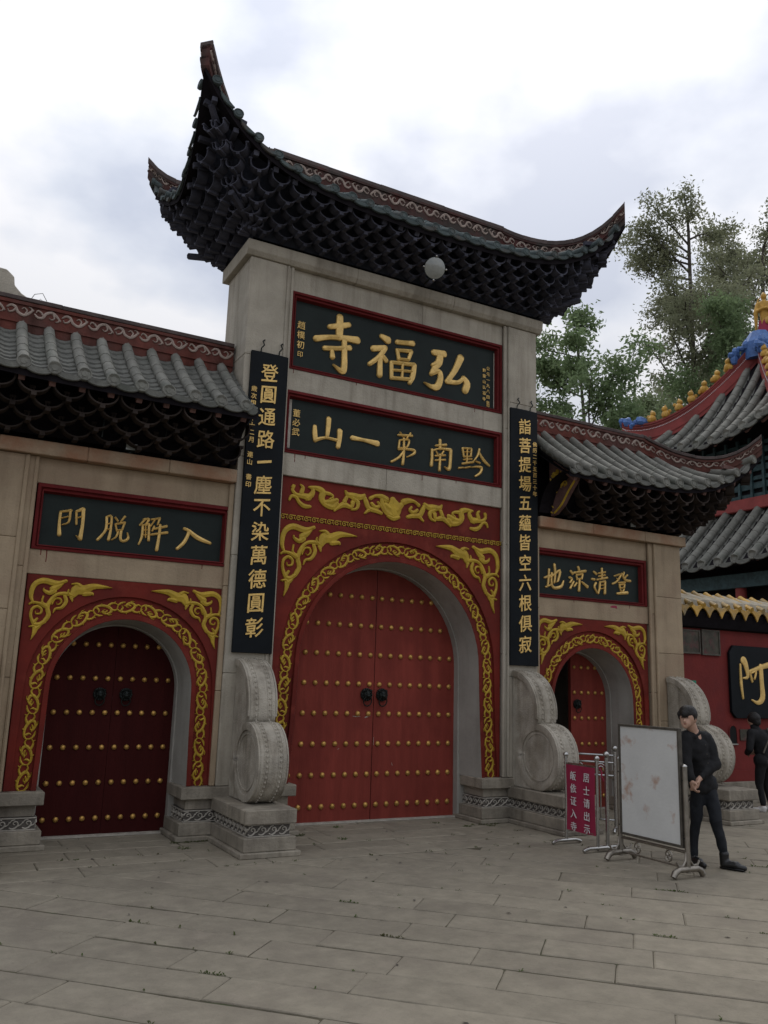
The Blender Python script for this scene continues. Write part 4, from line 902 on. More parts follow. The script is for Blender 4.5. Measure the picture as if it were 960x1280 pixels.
# centre roof
CR = Roof(-3.10, 3.10, -.80, 1.52, (True, True), 7.73, 8.54, 1.04, .60, .17, 1.16)
g = build_roof(gate, 'central_roof', CR, .25, .054, 'tile2', 'tile2', faces='FBLR', rm='bracket2')
rx = 3.10 - 1.16
def ridge_line(x0, x1, y, z, n): return [(x0 + (x1 - x0) * i / n, y, z) for i in range(n + 1)]
ridge_run(g, ridge_line(-rx, rx, YC, 8.53, 14), [.36] * 15, .07, face=(-1, 1), wm='ridge2', capt=.085)
for c in ('FL', 'FR', 'BL', 'BR'):
    hp = hip_path(CR, c, 14, .03); hs = [.36 - .12 * (i / (len(hp) - 1)) ** .8 for i in range(len(hp))]
    ridge_run(g, hp, hs, .055, face=(-1, 1), vscale=.85, wm='ridge2', capt=.07)
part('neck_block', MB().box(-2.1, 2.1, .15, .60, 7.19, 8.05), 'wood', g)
brackets(gate, 'central_bracket_set', CR, (-2.27, 2.27, -.10, .82), 7.27, 'FLRB', 5, .275, zpow=.9, m='bracket2')
for sx, sy in ((-1, -1), (1, -1), (-1, 1), (1, 1)):
    p0 = Vector((sx * 2.2, YC + sy * .4, 7.35)); q1 = Vector((sx * 2.74, YC + sy * .92, 7.50)); part('corner_beam', MB().tube([p0, q1], [.05, .045], 6), 'bracket2', g)
    c_ = ('F' if sy < 0 else 'B') + ('L' if sx < 0 else 'R'); hp = hip_path(CR, c_, 12)
    part('corner_beam', MB().tube([p + Vector((0, 0, -.20)) for p in hp[3:-1]], [.07] * 6 + [.06, .05, .04], 6), 'bracket2', g)
# wing roofs
for s in (-1, 1):
    WX0, WX1 = 2.30, (5.98 if s > 0 else 6.70)
    if s > 0: WR = Roof(WX0, WX1, -.76, 1.48, (False, True), 4.80, 5.63, .80, .55, .17, 1.12)
    else: WR = Roof(-WX1, -WX0, -.76, 1.48, (True, False), 4.785, 5.63, .80, .55, .17, 1.12)
    g = build_roof(gate, 'wing_roof', WR, .285, .064, 'tile', 'pan', courses=9)
    rx = WX1 - 1.12
    nr = 9 if s > 0 else 11
    line = ridge_line(s * 2.30, s * rx, YC, 5.61, nr)
    ridge_run(g, line, [.34] * (nr + 1), .07, face=(-1, 1))
    for c in (('FR', 'BR') if s > 0 else ('FL', 'BL')):
        hp = hip_path(WR, c, 12, .03); hs = [.34 - .10 * (i / (len(hp) - 1)) ** .8 for i in range(len(hp))]
        ridge_run(g, hp, hs, .055, face=(-1, 1), vscale=.85)
    a, c = sorted((s * 2.29, s * 5.08)); part('neck_block', MB().box(a, c, .16, .60, 4.18, 5.10), 'wood', g)
    wl_ = (2.30, 5.18, -.10, .82) if s > 0 else (-5.85, -2.30, -.10, .82)
    brackets(gate, 'wing_bracket_set', WR, wl_, 4.26, 'FR' if s > 0 else 'FL', 4, .35, zpow=.9, skipx=2.72 if s > 0 else 0)
    for sy in (-1, 1):
        c_ = ('F' if sy < 0 else 'B') + ('L' if s < 0 else 'R'); hp = hip_path(WR, c_, 12)
        part('corner_beam', MB().tube([p + Vector((0, 0, -.20)) for p in hp[3:-1]], [.07] * 6 + [.06, .05, .04], 6), 'bracket', g)
    # ornament closing the outer end of the ridge
    orn = [(0, 0), (.03, .12), (-.02, .24), (-.10, .30), (-.22, .28), (-.30, .16), (-.42, .12), (-.46, 0)]
    if s < 0: part('ridge_finial', MB().prism([(-4.72, 5.93), (-4.84, 5.99), (-4.92, 6.07), (-4.935, 6.17), (-5.02, 6.24), (-5.5, 6.26), (-5.5, 5.93)], YC - .07, YC + .07), 'drum', g, bevel=.01)
    # carved and gilded board closing the bracket set against the tower
    if s < 0: continue
    px = s * 2.56
    poly = [(-.09, 4.24), (-.22, 4.30), (-.34, 4.45), (-.44, 4.62), (-.60, 4.78), (-.62, 4.86), (-.3, 4.95), (-.05, 4.98)]
    poly = [(-.09, 4.22), (-.20, 4.24), (-.36, 4.34), (-.50, 4.50), (-.66, 4.66), (-.72, 4.78), (-.5, 4.93), (-.05, 5.05)]
    cb = part('carved_end_board', MB().prism(poly, px - .03, px + .03, 'x'), 'rafter', g, bevel=.006)
    rr = random.Random(5); st = []
    for k in range(34):
        y = rr.uniform(-.55, -.12); z = rr.uniform(4.32, 4.86)
        if z < 4.3 + (-.1 - y) * 1.05 : continue
        a = rr.uniform(0, 6.28); r_ = rr.uniform(.035, .07)
        st.append([v for j in range(5) for v in (y + r_ * (1 - j * .15) * math.cos(a + j * 1.1), z + r_ * (1 - j * .15) * math.sin(a + j * 1.1), .022 * (1 - j * .12))])
    st.append([v for p in poly[1:6] for v in (p[0] + .02, p[1] + .02, .03)])
    part('gilt_carving', brush(st, 0, .02, fx=lambda v: (px - s * .03 + s * v[1], v[0], v[2])), 'goldrelief', g)
# small weeds and wires on the roofs
def wire(pts, r_=.004, nm='wire', m='iron', parent=gate): return part(nm, MB().tube(pts, r_, 5), m, parent)
wire([(-4.74, YC, 5.95), (-4.70, YC - .05, 6.02), (-4.62, YC - .1, 6.03), (-4.56, YC, 5.99)], .004, 'dead_twig', 'bark'); wire([(-4.66, YC, 5.94), (-4.63, YC, 6.0), (-4.60, YC - .02, 5.97)], .003, 'dead_twig', 'bark')
wire([(-3.9, -.35, 4.66), (-3.9, -.36, 4.45), (-3.905, -.35, 4.28)], .008); wire([(-3.2, -.35, 4.66), (-3.22, -.36, 4.4)], .006); wire([(-2.6, -.35, 4.66), (-2.6, -.36, 4.32)], .006)

# ------------------------------------------------------------------ things hung on the gate
def couplet(xc, text, label, sidetext, sx, lean=0):
    t = thing('couplet_board', label, 'inscribed board', (xc, -.095, 2.045), group=None)
    H = 3.705; wd = .49
    n = 10; mb = MB()
    # gently convex plank
    vs = []
    for z in (0, H):
        for i in range(n + 1):
            x = -wd / 2 + wd * i / n; vs.append((x, -.038 - .012 * math.cos(PI * (i / n - .5)), z))
        for x in (wd / 2, -wd / 2): vs.append((x, 0, z))
    m = n + 3
    mb.add(vs, [tuple(range(m)), tuple(range(2 * m - 1, m - 1, -1))] + [(i, (i + 1) % m, m + (i + 1) % m, m + i) for i in range(m)])
    part('board', mb, 'couplet', t, bevel=.004)
    step = (3.45) / 12.05
    for i, ch in enumerate(text):
        h = .225 if ch not in '一' else .19
        link('character', glyph(ch, 'gold', h, .008, .018, slant=.12), t, (.0, -.049, H - .24 - i * step - .02), (0, 0, 0), (.94, 1, 1 if ch != '一' else 1.6))
    for i, ch in enumerate(sidetext):
        if ch != ' ': link('small_character', glyph(ch, 'gold', .072, .004, .02), t, (sx * .185, -.044, H - .50 - i * .093))
    for q in (-.12, .12):
        part('hook', MB().tube([(q, -.02, H), (q, -.03, H + .05), (q + .03, -.05, H + .09), (q + .02, -.02, H + .15), (q + .05, .0, H + .18)], .009, 6), 'iron', t, smooth=True)
    return t
couplet(-1.958, '登圓通路一塵不染萬德圓彰', 'long black couplet board with gold characters hanging left of the central arch', '歲次甲子年十二月 連山 書印', -1)
couplet(2.012, '詣菩提場五蘊皆空六根俱寂', 'long black couplet board with gold characters hanging right of the central arch', '佛历二千五百三十年', 1)
# floodlight under the centre eave
t = thing('floodlight', 'round glass floodlight clamped under the central eave', 'lamp', (.12, -.62, 7.27))
L_ = MB().tube([(0, .10, 0), (0, .03, 0), (0, -.02, 0)], [.06, .12, .150], 24); a_ = Vector((0, 0, 0))
tilt = (R(22), 0, R(-14))
part('housing', L_, 'iron', t, smooth=True, rot=tilt)
ln = MB()
for i in range(7):
    pass
ln.grid(lambda a, b_: (.142 * b_ * math.cos(2 * PI * a), -.022 - .035 * (1 - b_ * b_), .142 * b_ * math.sin(2 * PI * a)), 28, 6)
part('lens', ln, 'lens', t, smooth=True, rot=tilt)
for k in range(4): 
    a = PI / 2 * k; part('clip', MB().ball((.158 * math.cos(a), -.025, .158 * math.sin(a)), .016, 8, 6), 'steel', t, smooth=True, rot=tilt)
part('bracket_arm', MB().tube([(0, .08, 0), (0, .14, -.1), (0, .25, -.12)], .014, 6), 'iron', t, smooth=True)
t = thing('spotlight', 'small square spotlight on the cornice over the closed left side door', 'lamp', (-3.55, -.12, 4.20))
part('housing', MB().box(-.07, .07, -.06, .03, .02, .11), 'iron', t, bevel=.008); part('lens', MB().box(-.06, .06, -.068, -.061, .03, .10), 'lens', t); part('foot', MB().box(-.02, .02, -.02, .02, 0, .02), 'iron', t)
t = thing('spotlight', 'small spotlight on the cornice over the open right side arch', 'lamp', (4.08, -.12, 4.20))
part('housing', MB().box(-.07, .07, -.06, .03, .02, .10), 'iron', t, bevel=.008); part('lens', MB().box(-.06, .06, -.068, -.061, .03, .09), 'lens', t)

# ------------------------------------------------------------------ red wall at the right
rw = thing('courtyard_wall', 'red plastered wall with yellow glazed drip tiles right of the gate', 'wall', (5.24, .28, 0))
part('plaster_face', MB().box(0, 12, 0, .5, .35, 2.82), 'redwall', rw)
x = 0
while x < 12:
    w_ = random.uniform(.7, 1.2); part('base_stone', MB().box(x + .003, min(x + w_, 12) - .003, -.05, .5, 0, .347), 'pedestal', rw, bevel=.01); x += w_
part('red_skirting', MB().box(0, 12, -.02, 0, .35, .52), 'redwall', rw)
part('eave_board', MB().prism([(-.02, 2.80), (-.10, 2.82), (-.22, 3.06), (.6, 3.06), (.6, 2.80)], 0, 12, 'x'), 'wood', rw)
P = [(.13 * math.cos(PI * i / 6 + PI) , 0) for i in range(7)]
dt = MB().prism([(-.13, .06), (-.12, .0), (-.06, -.05), (0, -.15), (.06, -.05), (.12, 0), (.13, .06), (0, .02)], -.012, .012).mesh('drip_tile', MT['glaze'], bevel=.003)
bt = MB().tube([(0, -.05, .0), (0, .20, .12), (0, .42, .26)], .052, 9).mesh('glazed_barrel_tile', MT['glaze'], True)
for i in range(41):
    link('drip_tile', dt, rw, (.10 + i * .29, -.25, 3.11)); link('glazed_barrel_tile', bt, rw, (.245 + i * .29, -.22, 3.15))
def cope(a, b_):
    x = a * 12; k = random.random
    prof = [(-.20, 3.14), (-.16, 3.26), (.0, 3.34), (.25, 3.42), (.5, 3.34), (.6, 3.1)][round(b_ * 5)]
    nz = .02 * mnoise.noise(Vector((x * 3, b_ * 4, 0)))
    return (x, prof[0] + nz, prof[1] + nz * 1.5)
part('coping', MB().grid(cope, 90, 5), 'lime', rw)
# things hung on the wall
t = thing('sign_board', 'big black board with cut corners and one gold brush character on the red wall', 'sign', (7.35, .27, 1.96))
poly = [(-.76, -.50), (-.76, .48), (-.66, .60), (1.6, .60), (1.7, .5), (1.7, -.50), (1.6, -.60), (-.66, -.60)]
part('board', MB().prism(poly, -.05, 0), 'couplet', t, bevel=.006)
st = [[q - (7.35 if i % 3 == 0 else (1.96 if i % 3 == 1 else 0)) for i, q in enumerate(s_)] for s_ in GL['a']]
part('character', brush(st, -.05, .02), 'gold', t, smooth=True)
for (x0, x1, z0, z1, lb) in ((5.46, 5.93, 2.38, 2.77, 'dark framed notice next to the gate pier, under the wall eave'), (5.97, 6.40, 2.37, 2.79, 'brown framed notice with faded red characters on the red wall')):
    t = thing('framed_notice', lb, 'notice', ((x0 + x1) / 2, .275, z0))
    w = (x1 - x0) / 2; h = z1 - z0
    part('panel', MB().box(-w + .02, w - .02, -.025, 0, .02, h - .02), 'notice', t)
    for a in ((-w, w, 0, .025), (-w, w, h - .025, h), (-w, -w + .025, .026, h - .026), (w - .025, w, .026, h - .026)): part('frame_bar', MB().box(a[0], a[1], -.035, 0, a[2], a[3]), 'boardf', t)
t = thing('green_sign', 'small green sign with white characters beside the far drum stone', 'sign', (5.655, .275, 1.74)); part('panel', MB().box(-.16, .16, -.012, 0, 0, .21), 'green', t)
for i in range(3): part('mark', brush([[-.02, .0, .006, .02, .0, .006], [0, .025, .006, 0, -.025, .006], [-.018, -.024, .006, .018, -.022, .006]], 0, .002, fx=lambda v: (v[0] - .06 + i * .07, v[1] - .012, v[2] + .13)), 'white', t)
t = thing('wall_niche', 'small black arched niche in the red wall below the black board', 'niche', (6.64, .275, .95))
part('niche_recess', MB().prism([(-.085, 0), (-.085, .2)] + [(.085 * math.cos(PI - PI * i / 8), .2 + .09 * math.sin(PI * i / 8)) for i in range(9)] + [(.085, 0)], -.004, .01), 'black', t)
part('niche_frame', MB().tube([(-.09, -.006, 0), (-.09, -.006, .2)] + [(.09 * math.cos(PI - PI * i / 8), -.006, .2 + .095 * math.sin(PI * i / 8)) for i in range(9)] + [(.09, -.006, 0)], .008, 5), 'redwall', t); part('sill', MB().box(-.1, .1, -.02, 0, -.02, 0), 'reveal', t)
t = thing('wall_notice', 'small brown notice on the red wall behind the crouched visitor', 'notice', (7.0, .275, 1.0)); part('panel', MB().box(-.19, .19, -.012, 0, 0, .18), 'notice', t)

# ------------------------------------------------------------------ pavilion behind the wall
pv = thing('pavilion', 'two-tier pavilion with grey tiled roofs, red hip ridges and blue and yellow ornaments', 'pavilion', (0, 0, 0))
PX, PY = 12.1, 3.4
lo = Roof(PX - 2.6, PX + 2.6, PY - 2.6, PY + 2.6, (True, True), 4.52, 7.2, .35, .7, .2, 2.6, tcap=.60, g2=.15)
build_roof(pv, 'lower_roof', lo, .42, .095, 'tile', 'pan', 'FLBR', courses=14)
up = Roof(PX - 2.1, PX + 2.1, PY - 2.1, PY + 2.1, (True, True), 7.36, 10.0, .62, .85, .2, 2.1, g2=.35)
g = build_roof(pv, 'upper_roof', up, .42, .095, 'tile', 'pan', 'FLBR', courses=14)
for c in ('FL', 'FR', 'BL', 'BR'):
    hp = hip_path(up, c, 20, .1); hs = [.52 - .12 * i / (len(hp) - 1) for i in range(len(hp))]
    ridge_run(g, hp, hs, .09, relief=False, wm='hallred', cm='hallred', capw=.12)
    n = len(hp); nm_ = 7
    mb = MB()
    for i in range(0, n - 1):
        for k in range(5):
            q = hp[i].lerp(hp[i + 1], k / 5)
            d_ = (hp[i + 1] - hp[i]); d_.z = 0; d_.normalize()
            for sg in (-1, 1): 
                v = q + Vector((d_.y, -d_.x, 0)) * sg * .095 + Vector((0, 0, hs[i] * .62)); mb.ball(v, .014, 5, 3)
    part('bead_line', mb, 'white', g)
    for k in range(7):
        f_ = 5.0 + k * (n - 8.5) / 7; i = int(f_); q = hp[i].lerp(hp[i + 1], f_ - i) + Vector((0, 0, hs[i] + .0))
        b_ = MB().ball((0, 0, .10), .11, 8, 6, (1, 1, 1.0)); b_.ball((.02, -.02, .24), .075, 8, 6); b_.ball((-.1, 0, .06), .07, 6, 4); b_.ball((.1, .0, .06), .07, 6, 4); b_.ball((0, .1, .18), .05, 6, 4); b_.tube([(0, 0, .28), (.03, 0, .34)], [.04, .015], 6)
        part('ridge_beast', b_, 'ochre', g, smooth=True, loc=q, rot=(0, 0, random.random() * 6))
    i = n - 4
    def lump(q, s_, seed):
        rr = random.Random(seed); mb = MB()
        for _ in range(7): mb.ball((rr.uniform(-.18, .18) * s_, rr.uniform(-.1, .1) * s_, rr.uniform(.02, .26) * s_), rr.uniform(.09, .16) * s_, 6, 4, (rr.uniform(.6, 1.5), .6, rr.uniform(.5, 1.2)))
        part('blue_ornament', mb, 'blue', g, loc=q)
    d_ = (hp[i] - hp[i + 1]); 
    for k in range(3): lump(hp[n - 2 - k] + Vector((0, 0, hs[-2] - .06)), .9, k)
    for k in range(3): lump(hp[2 + k] + Vector((0, 0, hs[2] + .0)), 1.0, 7 + k)
part('apex_block', MB().tube([(PX, PY, 9.9), (PX, PY, 10.3), (PX, PY, 10.62)], [.38, .42, .22], 9), 'blue', g)
part('upper_storey', MB().box(PX - 1.15, PX + 1.15, PY - 1.15, PY + 1.15, 5.8, 8.3), 'wood', pv)
part('lower_storey', MB().box(PX - 1.8, PX + 1.8, PY - 1.8, PY + 1.8, 0, 5.2), 'wood', pv)
for k in range(7):
    z = 6.15 + k * .2; part('beam', MB().box(PX - 1.22, PX - 1.15, PY - 1.22, PY + 1.22, z, z + (.14 if k % 2 else .09)), 'beam', pv); part('beam', MB().box(PX - 1.22, PX + 1.22, PY - 1.22, PY - 1.15, z, z + (.14 if k % 2 else .09)), 'beam', pv)
for k in range(8):
    y = PY - 1.15 + k * .328; part('lattice_post', MB().box(PX - 1.26, PX - 1.20, y - .03, y + .03, 6.0, 7.55), 'beam', pv)
part('wall_ridge', MB().box(PX - 1.32, PX + 1.32, PY - 1.32, PY + 1.32, 5.86, 6.14), 'hallred', pv, bevel=.02)
part('eave_beam', MB().box(PX - 2.15, PX - 2.0, PY - 2.1, PY + 2.1, 4.0, 4.3), 'beam', pv); part('eave_beam', MB().box(PX - 2.0, PX + 2.1, PY - 2.15, PY - 2.0, 4.0, 4.3), 'beam', pv)
for k in range(4): part('pillar', MB().tube([(PX - 2.0, PY - 2 + k * 1.33, 0), (PX - 2.0, PY - 2 + k * 1.33, 4.1)], .12, 10), 'hallred', pv, smooth=True)
# drips of red paint that ran down from the frames
for (x, z, L) in ((-1.60, 5.654, .05), (-1.52, 4.54, .10), (-1.38, 4.54, .04), (.35, 4.54, .07), (.9, 4.54, .035), (-.7, 5.65, .03), (1.2, 5.65, .05), (-4.3, 3.03, .12), (-4.36, 3.03, .05), (-2.6, 3.03, .04), (3.0, 3.03, .03), (4.1, 3.03, .04)):
    part('paint_drip', brush([[x, z, .012, x + .002, z - L * .6, .008, x, z - L, .010]], -.0352 if abs(x) < 1.7 else -.0302, .002), 'frame', gate)
# ------------------------------------------------------------------ skinned / remeshed figures
def blob(name, caps, m, parent, vox=.014, sm=6, loc=None, rot=None, disp=0.0):
    mb = MB()
    for c in caps:
        p0, p1, r0, r1 = Vector(c[0]), Vector(c[1]), c[2], c[3]; fl = c[4] if len(c) > 4 else (1, 1, 1)
        L = (p1 - p0).length; k = max(1, int(L / (min(r0, r1) * .5)))
        for i in range(k + 1):
            t = i / k; r_ = r0 + (r1 - r0) * t; mb.ball(p0.lerp(p1, t), r_, 14, 10, fl)
    me = bpy.data.meshes.new(name + '_src'); me.from_pydata(mb.v, [], mb.f)
    o = bpy.data.objects.new('src', me); COL.objects.link(o)
    md = o.modifiers.new('r', 'REMESH'); md.mode = 'VOXEL'; md.voxel_size = vox; md.use_smooth_shade = True
    s_ = o.modifiers.new('s', 'SMOOTH'); s_.iterations = sm; s_.factor = .5
    dg = bpy.context.evaluated_depsgraph_get()
    out = bpy.data.meshes.new_from_object(o.evaluated_get(dg)); out.name = name
    bpy.data.objects.remove(o); bpy.data.meshes.remove(me)
    if disp:
        for v in out.vertices:
            c = v.co; f = mnoise.noise(Vector((c.x * 9, c.y * 9, c.z * 5))) + .5 * mnoise.noise(Vector((c.x * 22, c.y * 22, c.z * 14)))
            v.co = c + v.normal * f * disp
    out.materials.clear(); out.materials.append(MT[m])
    out.polygons.foreach_set('use_smooth', [True] * len(out.polygons))
    return link(name, out, parent, loc, rot)

# leaning man: world coordinates around the right heel; heading = facing direction
t = thing('person', 'young man in black shirt and trousers leaning on the post of the white board', 'person', (2.05, -3.15, 0))
O = Vector((2.05, -3.15, 0))
W = lambda x, y, z: Vector((x, y, z))
# axes: to the picture's left is (-.88,.47); towards the camera (-.47,-.88)
lx = Vector((-.88, .47, 0)); tc_ = Vector((-.47, -.88, 0))
def q(l, c, z): v = lx * l + tc_ * c; return Vector((v.x, v.y, z))
hipL, hipR = q(.10, .02, .83), q(-.02, -.02, .83)
kneeL, ankL = q(.12, -.02, .46), q(.145, -.08, .09)
kneeR, ankR = q(-.055, .07, .47), q(-.125, .06, .10)
chest, neck = q(.095, 0, 1.18), q(.125, .03, 1.335)
head = q(.205, .085, 1.50)
shL, shR = q(.21, .05, 1.29), q(-.02, -.03, 1.29)
elL, elR = q(.245, .10, 1.04), q(-.09, .03, 1.03)
haL, haR = q(.225, .19, .86), q(.155, .175, .87)
body = [(hipL, hipR, .072, .072), (q(.04, 0, .9), chest, .085, .095), (chest, neck, .10, .06), (neck, head - q(.02, 0, .04), .052, .055), (shL, shR, .055, .055),
        (shL, elL, .048, .038), (shR, elR, .048, .038), (elL, haL, .036, .026), (elR, haR, .036, .026),
        (hipL, kneeL, .062, .040), (kneeL, ankL, .038, .030), (hipR, kneeR, .062, .040), (kneeR, ankR, .038, .030),
        # head: cranium, jaw, nose, ears
        (head, head, .088, .088, (.92, 1.0, 1.12)), (head + q(.035, .04, -.06), head + q(.045, .05, -.085), .052, .034),
        (head + q(.055, .075, -.025), head + q(.066, .088, -.042), .012, .014)]
def hand(palm, dirv, side, thumbv, curl):
    out = []
    d = dirv.normalized(); s_ = side.normalized(); c = curl.normalized()
    out.append((palm, palm + d * .06, .028, .027)); out.append((palm + s_ * .018, palm + d * .055 + s_ * .022, .02, .017)); out.append((palm - s_ * .018, palm + d * .055 - s_ * .022, .02, .017))
    for k, L in ((-1.5, .030), (-.5, .036), (.5, .034), (1.5, .027)):
        b0 = palm + d * .07 + s_ * .0175 * k; b1 = b0 + (d * .8 + c * .5).normalized() * L; b2 = b1 + (c * .9 + d * .2).normalized() * L * .8; b3 = b2 + (c * .7 - d * .7).normalized() * L * .5
        out += [(b0, b1, .0095, .009), (b1, b2, .009, .008), (b2, b3, .008, .0072)]
    th0 = palm + s_ * .02 + d * .01; th1 = th0 + (thumbv + d * .4).normalized() * .04; th2 = th1 + (c * .6 + d * .7).normalized() * .03
    out += [(th0, th1, .013, .011), (th1, th2, .0105, .009)]
    return out
hR = hand(haR, q(.35, .1, -.9), q(-.1, 1, .2), q(.5, .8, .1), q(1, .1, -.1))
hL = hand(haL, q(-.15, .2, -.95), q(.1, 1, .1), q(-.3, .9, .2), q(-.6, .5, -.1))
blob('body', body + hR + hL, 'skin', t, .0085, 2)
fc = q(.5, .75, -.38).normalized()
blob('hair', [(head + q(-.012, -.014, .030), head + q(-.012, -.014, .030), .098, .098, (1, 1, 1.02)), (head + q(.022, .028, .060), head + q(.052, .062, .030), .060, .040), (head + q(-.045, -.02, -.01), head + q(-.04, -.045, -.075), .062, .040), (head + q(-.04, .050, .03), head + q(-.045, .056, -.02), .034, .018), (head + q(.068, -.022, .03), head + q(.072, -.026, -.015), .032, .018)], 'hair', t, .010, 2, disp=.006)
for k in (-1, 1):
    e_ = head + q(.060 + .028 * k * .85, .080 - .028 * k * .4, -.005)
    part('eye', MB().ball(e_, .009, 8, 5, (1, 1, .6)), 'hair', t, smooth=True)
    part('eyebrow', MB().tube([e_ + q(.012 * k, -.002, .018), e_ + q(-.012 * k, .004, .02)], .0035, 5), 'hair', t)
part('mouth', MB().tube([head + q(.068, .074, -.068), head + q(.060, .083, -.07), head + q(.048, .086, -.068)], .0045, 5), 'door', t)
part('ear', MB().ball(head + q(-.062, .045, -.03), .022, 8, 6, (.5, .8, 1.2)), 'skin', t, smooth=True)
sh = [(hipL + q(0, 0, -.03), hipR + q(0, 0, -.03), .100, .102), (q(.04, 0, .86), q(.06, 0, 1.02), .116, .112), (q(.06, 0, 1.02), chest, .112, .120), (chest, neck - q(0, 0, .05), .122, .072), (shL, shR, .072, .072), (neck - q(0, 0, .03), neck + q(.0, .0, .0), .068, .060),
      (shL, elL, .070, .060), (shR, elR, .072, .062), (elL, elL.lerp(haL, .84), .058, .042), (elR, elR.lerp(haR, .80), .060, .042)]
blob('shirt', sh, 'shirt', t, .012, 3, disp=.016)
part('collar', MB().tube([neck + q(.035, .075, -.045), neck + q(.062, .04, -.0), neck + q(.05, -.02, .035), neck + q(.0, -.055, .045), neck + q(-.05, -.02, .035), neck + q(-.045, .04, .005), neck + q(.02, .08, -.045)], [.008, .018, .020, .020, .020, .018, .008], 6), 'shirt', t, smooth=True)
for k in range(4): part('shirt_button', MB().ball(q(.045 - .01 * k, .136 - .004 * k, 1.22 - .09 * k), .006, 6, 4), 'boardf', t)
blob('trousers', [(hipL, hipR, .094, .094), (hipL, kneeL, .083, .058), (kneeL, ankL + q(0, 0, .02), .056, .044), (hipR, kneeR, .085, .060), (kneeR, ankR + q(0, 0, .03), .058, .044)], 'jeans', t, .012, 3, disp=.014)
for a, toe in ((ankR, q(-.27, .20, .028)), (ankL, q(.10, .10, .028))):
    f = Vector((a.x, a.y, .045)); 
    blob('boot', [(a + Vector((0, 0, .04)), f + Vector((0, 0, .01)), .050, .047), (f, f.lerp(toe, .6) + Vector((0, 0, .015)), .048, .042), (f.lerp(toe, .6) + Vector((0, 0, .005)), toe + Vector((0, 0, .005)), .040, .028)], 'boot', t, .010, 3)
    d_ = (toe - f); d_.z = 0
    b_ = MB().tube([Vector((f.x, f.y, .012)) - d_.normalized() * .04, Vector((f.x, f.y, .012)), Vector((f.x, f.y, .012)) + d_ * .6, Vector((toe.x, toe.y, .012))], [.030, .048, .045, .026], 10)
    b_.v = [(v[0], v[1], .002 + max(0, min(.018, v[2]))) for v in b_.v]
    part('boot_sole', b_, 'boot', t)

# second visitor, cut by the right edge of the picture, bending away from us
t = thing('person', 'visitor in black jacket and white trainers seen from behind, before the red wall', 'person', (6.33, -.55, 0))
b2 = [((0, 0, .80), (-.05, .05, 1.08), .09, .09), ((-.05, .05, 1.08), (-.03, .13, 1.24), .07, .05), ((-.03, .15, 1.36), (-.03, .15, 1.36), .092, .092, (.9, 1, 1.1)), ((-.03, .13, 1.22), (-.03, .15, 1.32), .05, .05),
      ((-.2, .06, 1.16), (.14, .06, 1.16), .05, .05), ((-.2, .06, 1.16), (-.27, .05, .93), .045, .036), ((-.27, .05, .93), (-.12, .22, .86), .034, .026), ((.14, .06, 1.16), (.22, .08, .93), .045, .036), ((.22, .08, .93), (.08, .24, .86), .034, .026),
      ((-.08, 0, .76), (-.10, .05, .42), .07, .05), ((-.10, .05, .42), (-.09, .0, .08), .048, .036), ((.09, 0, .76), (.13, .1, .42), .07, .05), ((.13, .1, .42), (.16, .06, .08), .048, .036)]
hd = hand(Vector((-.12, .22, .86)), Vector((.8, .5, 0)), Vector((0, .2, 1)), Vector((.1, .2, 1)), Vector((.3, -.1, -.8))) + hand(Vector((.08, .24, .86)), Vector((-.8, .5, 0)), Vector((0, .2, 1)), Vector((-.1, .2, 1)), Vector((-.3, -.1, -.8)))
blob('body', b2 + hd, 'skin', t, .010, 2)
blob('hair', [((-.03, .13, 1.385), (-.03, .13, 1.385), .103, .103), ((-.03, .09, 1.33), (-.03, .10, 1.30), .07, .05)], 'hair', t, .014, 2, disp=.006)
blob('jacket', [((-.03, .10, 1.20), (-.03, .125, 1.265), .085, .072), ((0, 0, .84), (-.04, .04, 1.08), .130, .138), ((-.05, .05, 1.10), (-.03, .12, 1.22), .12, .07), ((-.2, .06, 1.16), (.14, .06, 1.16), .07, .07), ((-.2, .06, 1.16), (-.28, .04, .93), .066, .056), ((-.28, .04, .93), (-.15, .19, .86), .056, .042), ((.14, .06, 1.16), (.23, .07, .93), .066, .056), ((.23, .07, .93), (.10, .21, .86), .056, .042)], 'shirt', t, .014, 4, disp=.012)
part('shirt_hem', MB().tube([(-.0, 0, .775), (-.0, 0, .73)], [.137, .135], 16), 'white', t, smooth=True)
part('bag_strap', MB().tube([(-.15, -.10, .88), (-.05, -.10, 1.02), (.06, -.07, 1.17), (.12, .02, 1.24)], .014, 6), 'boardf', t)
blob('trousers', [((-.08, 0, .76), (.09, 0, .76), .118, .118), ((-.08, 0, .74), (-.10, .05, .42), .092, .062), ((-.10, .05, .42), (-.09, .0, .12), .060, .044), ((.09, 0, .74), (.13, .1, .42), .092, .062), ((.13, .1, .42), (.16, .06, .12), .060, .044)], 'shirt', t, .014, 3, disp=.008)
for fx_, fy_ in ((-.09, 0), (.16, .06)): blob('trainer', [((fx_, fy_, .06), (fx_, fy_, .035), .05, .045), ((fx_, fy_, .04), (fx_ - .10, fy_ + .13, .03), .045, .03)], 'shoe', t, .012, 3)

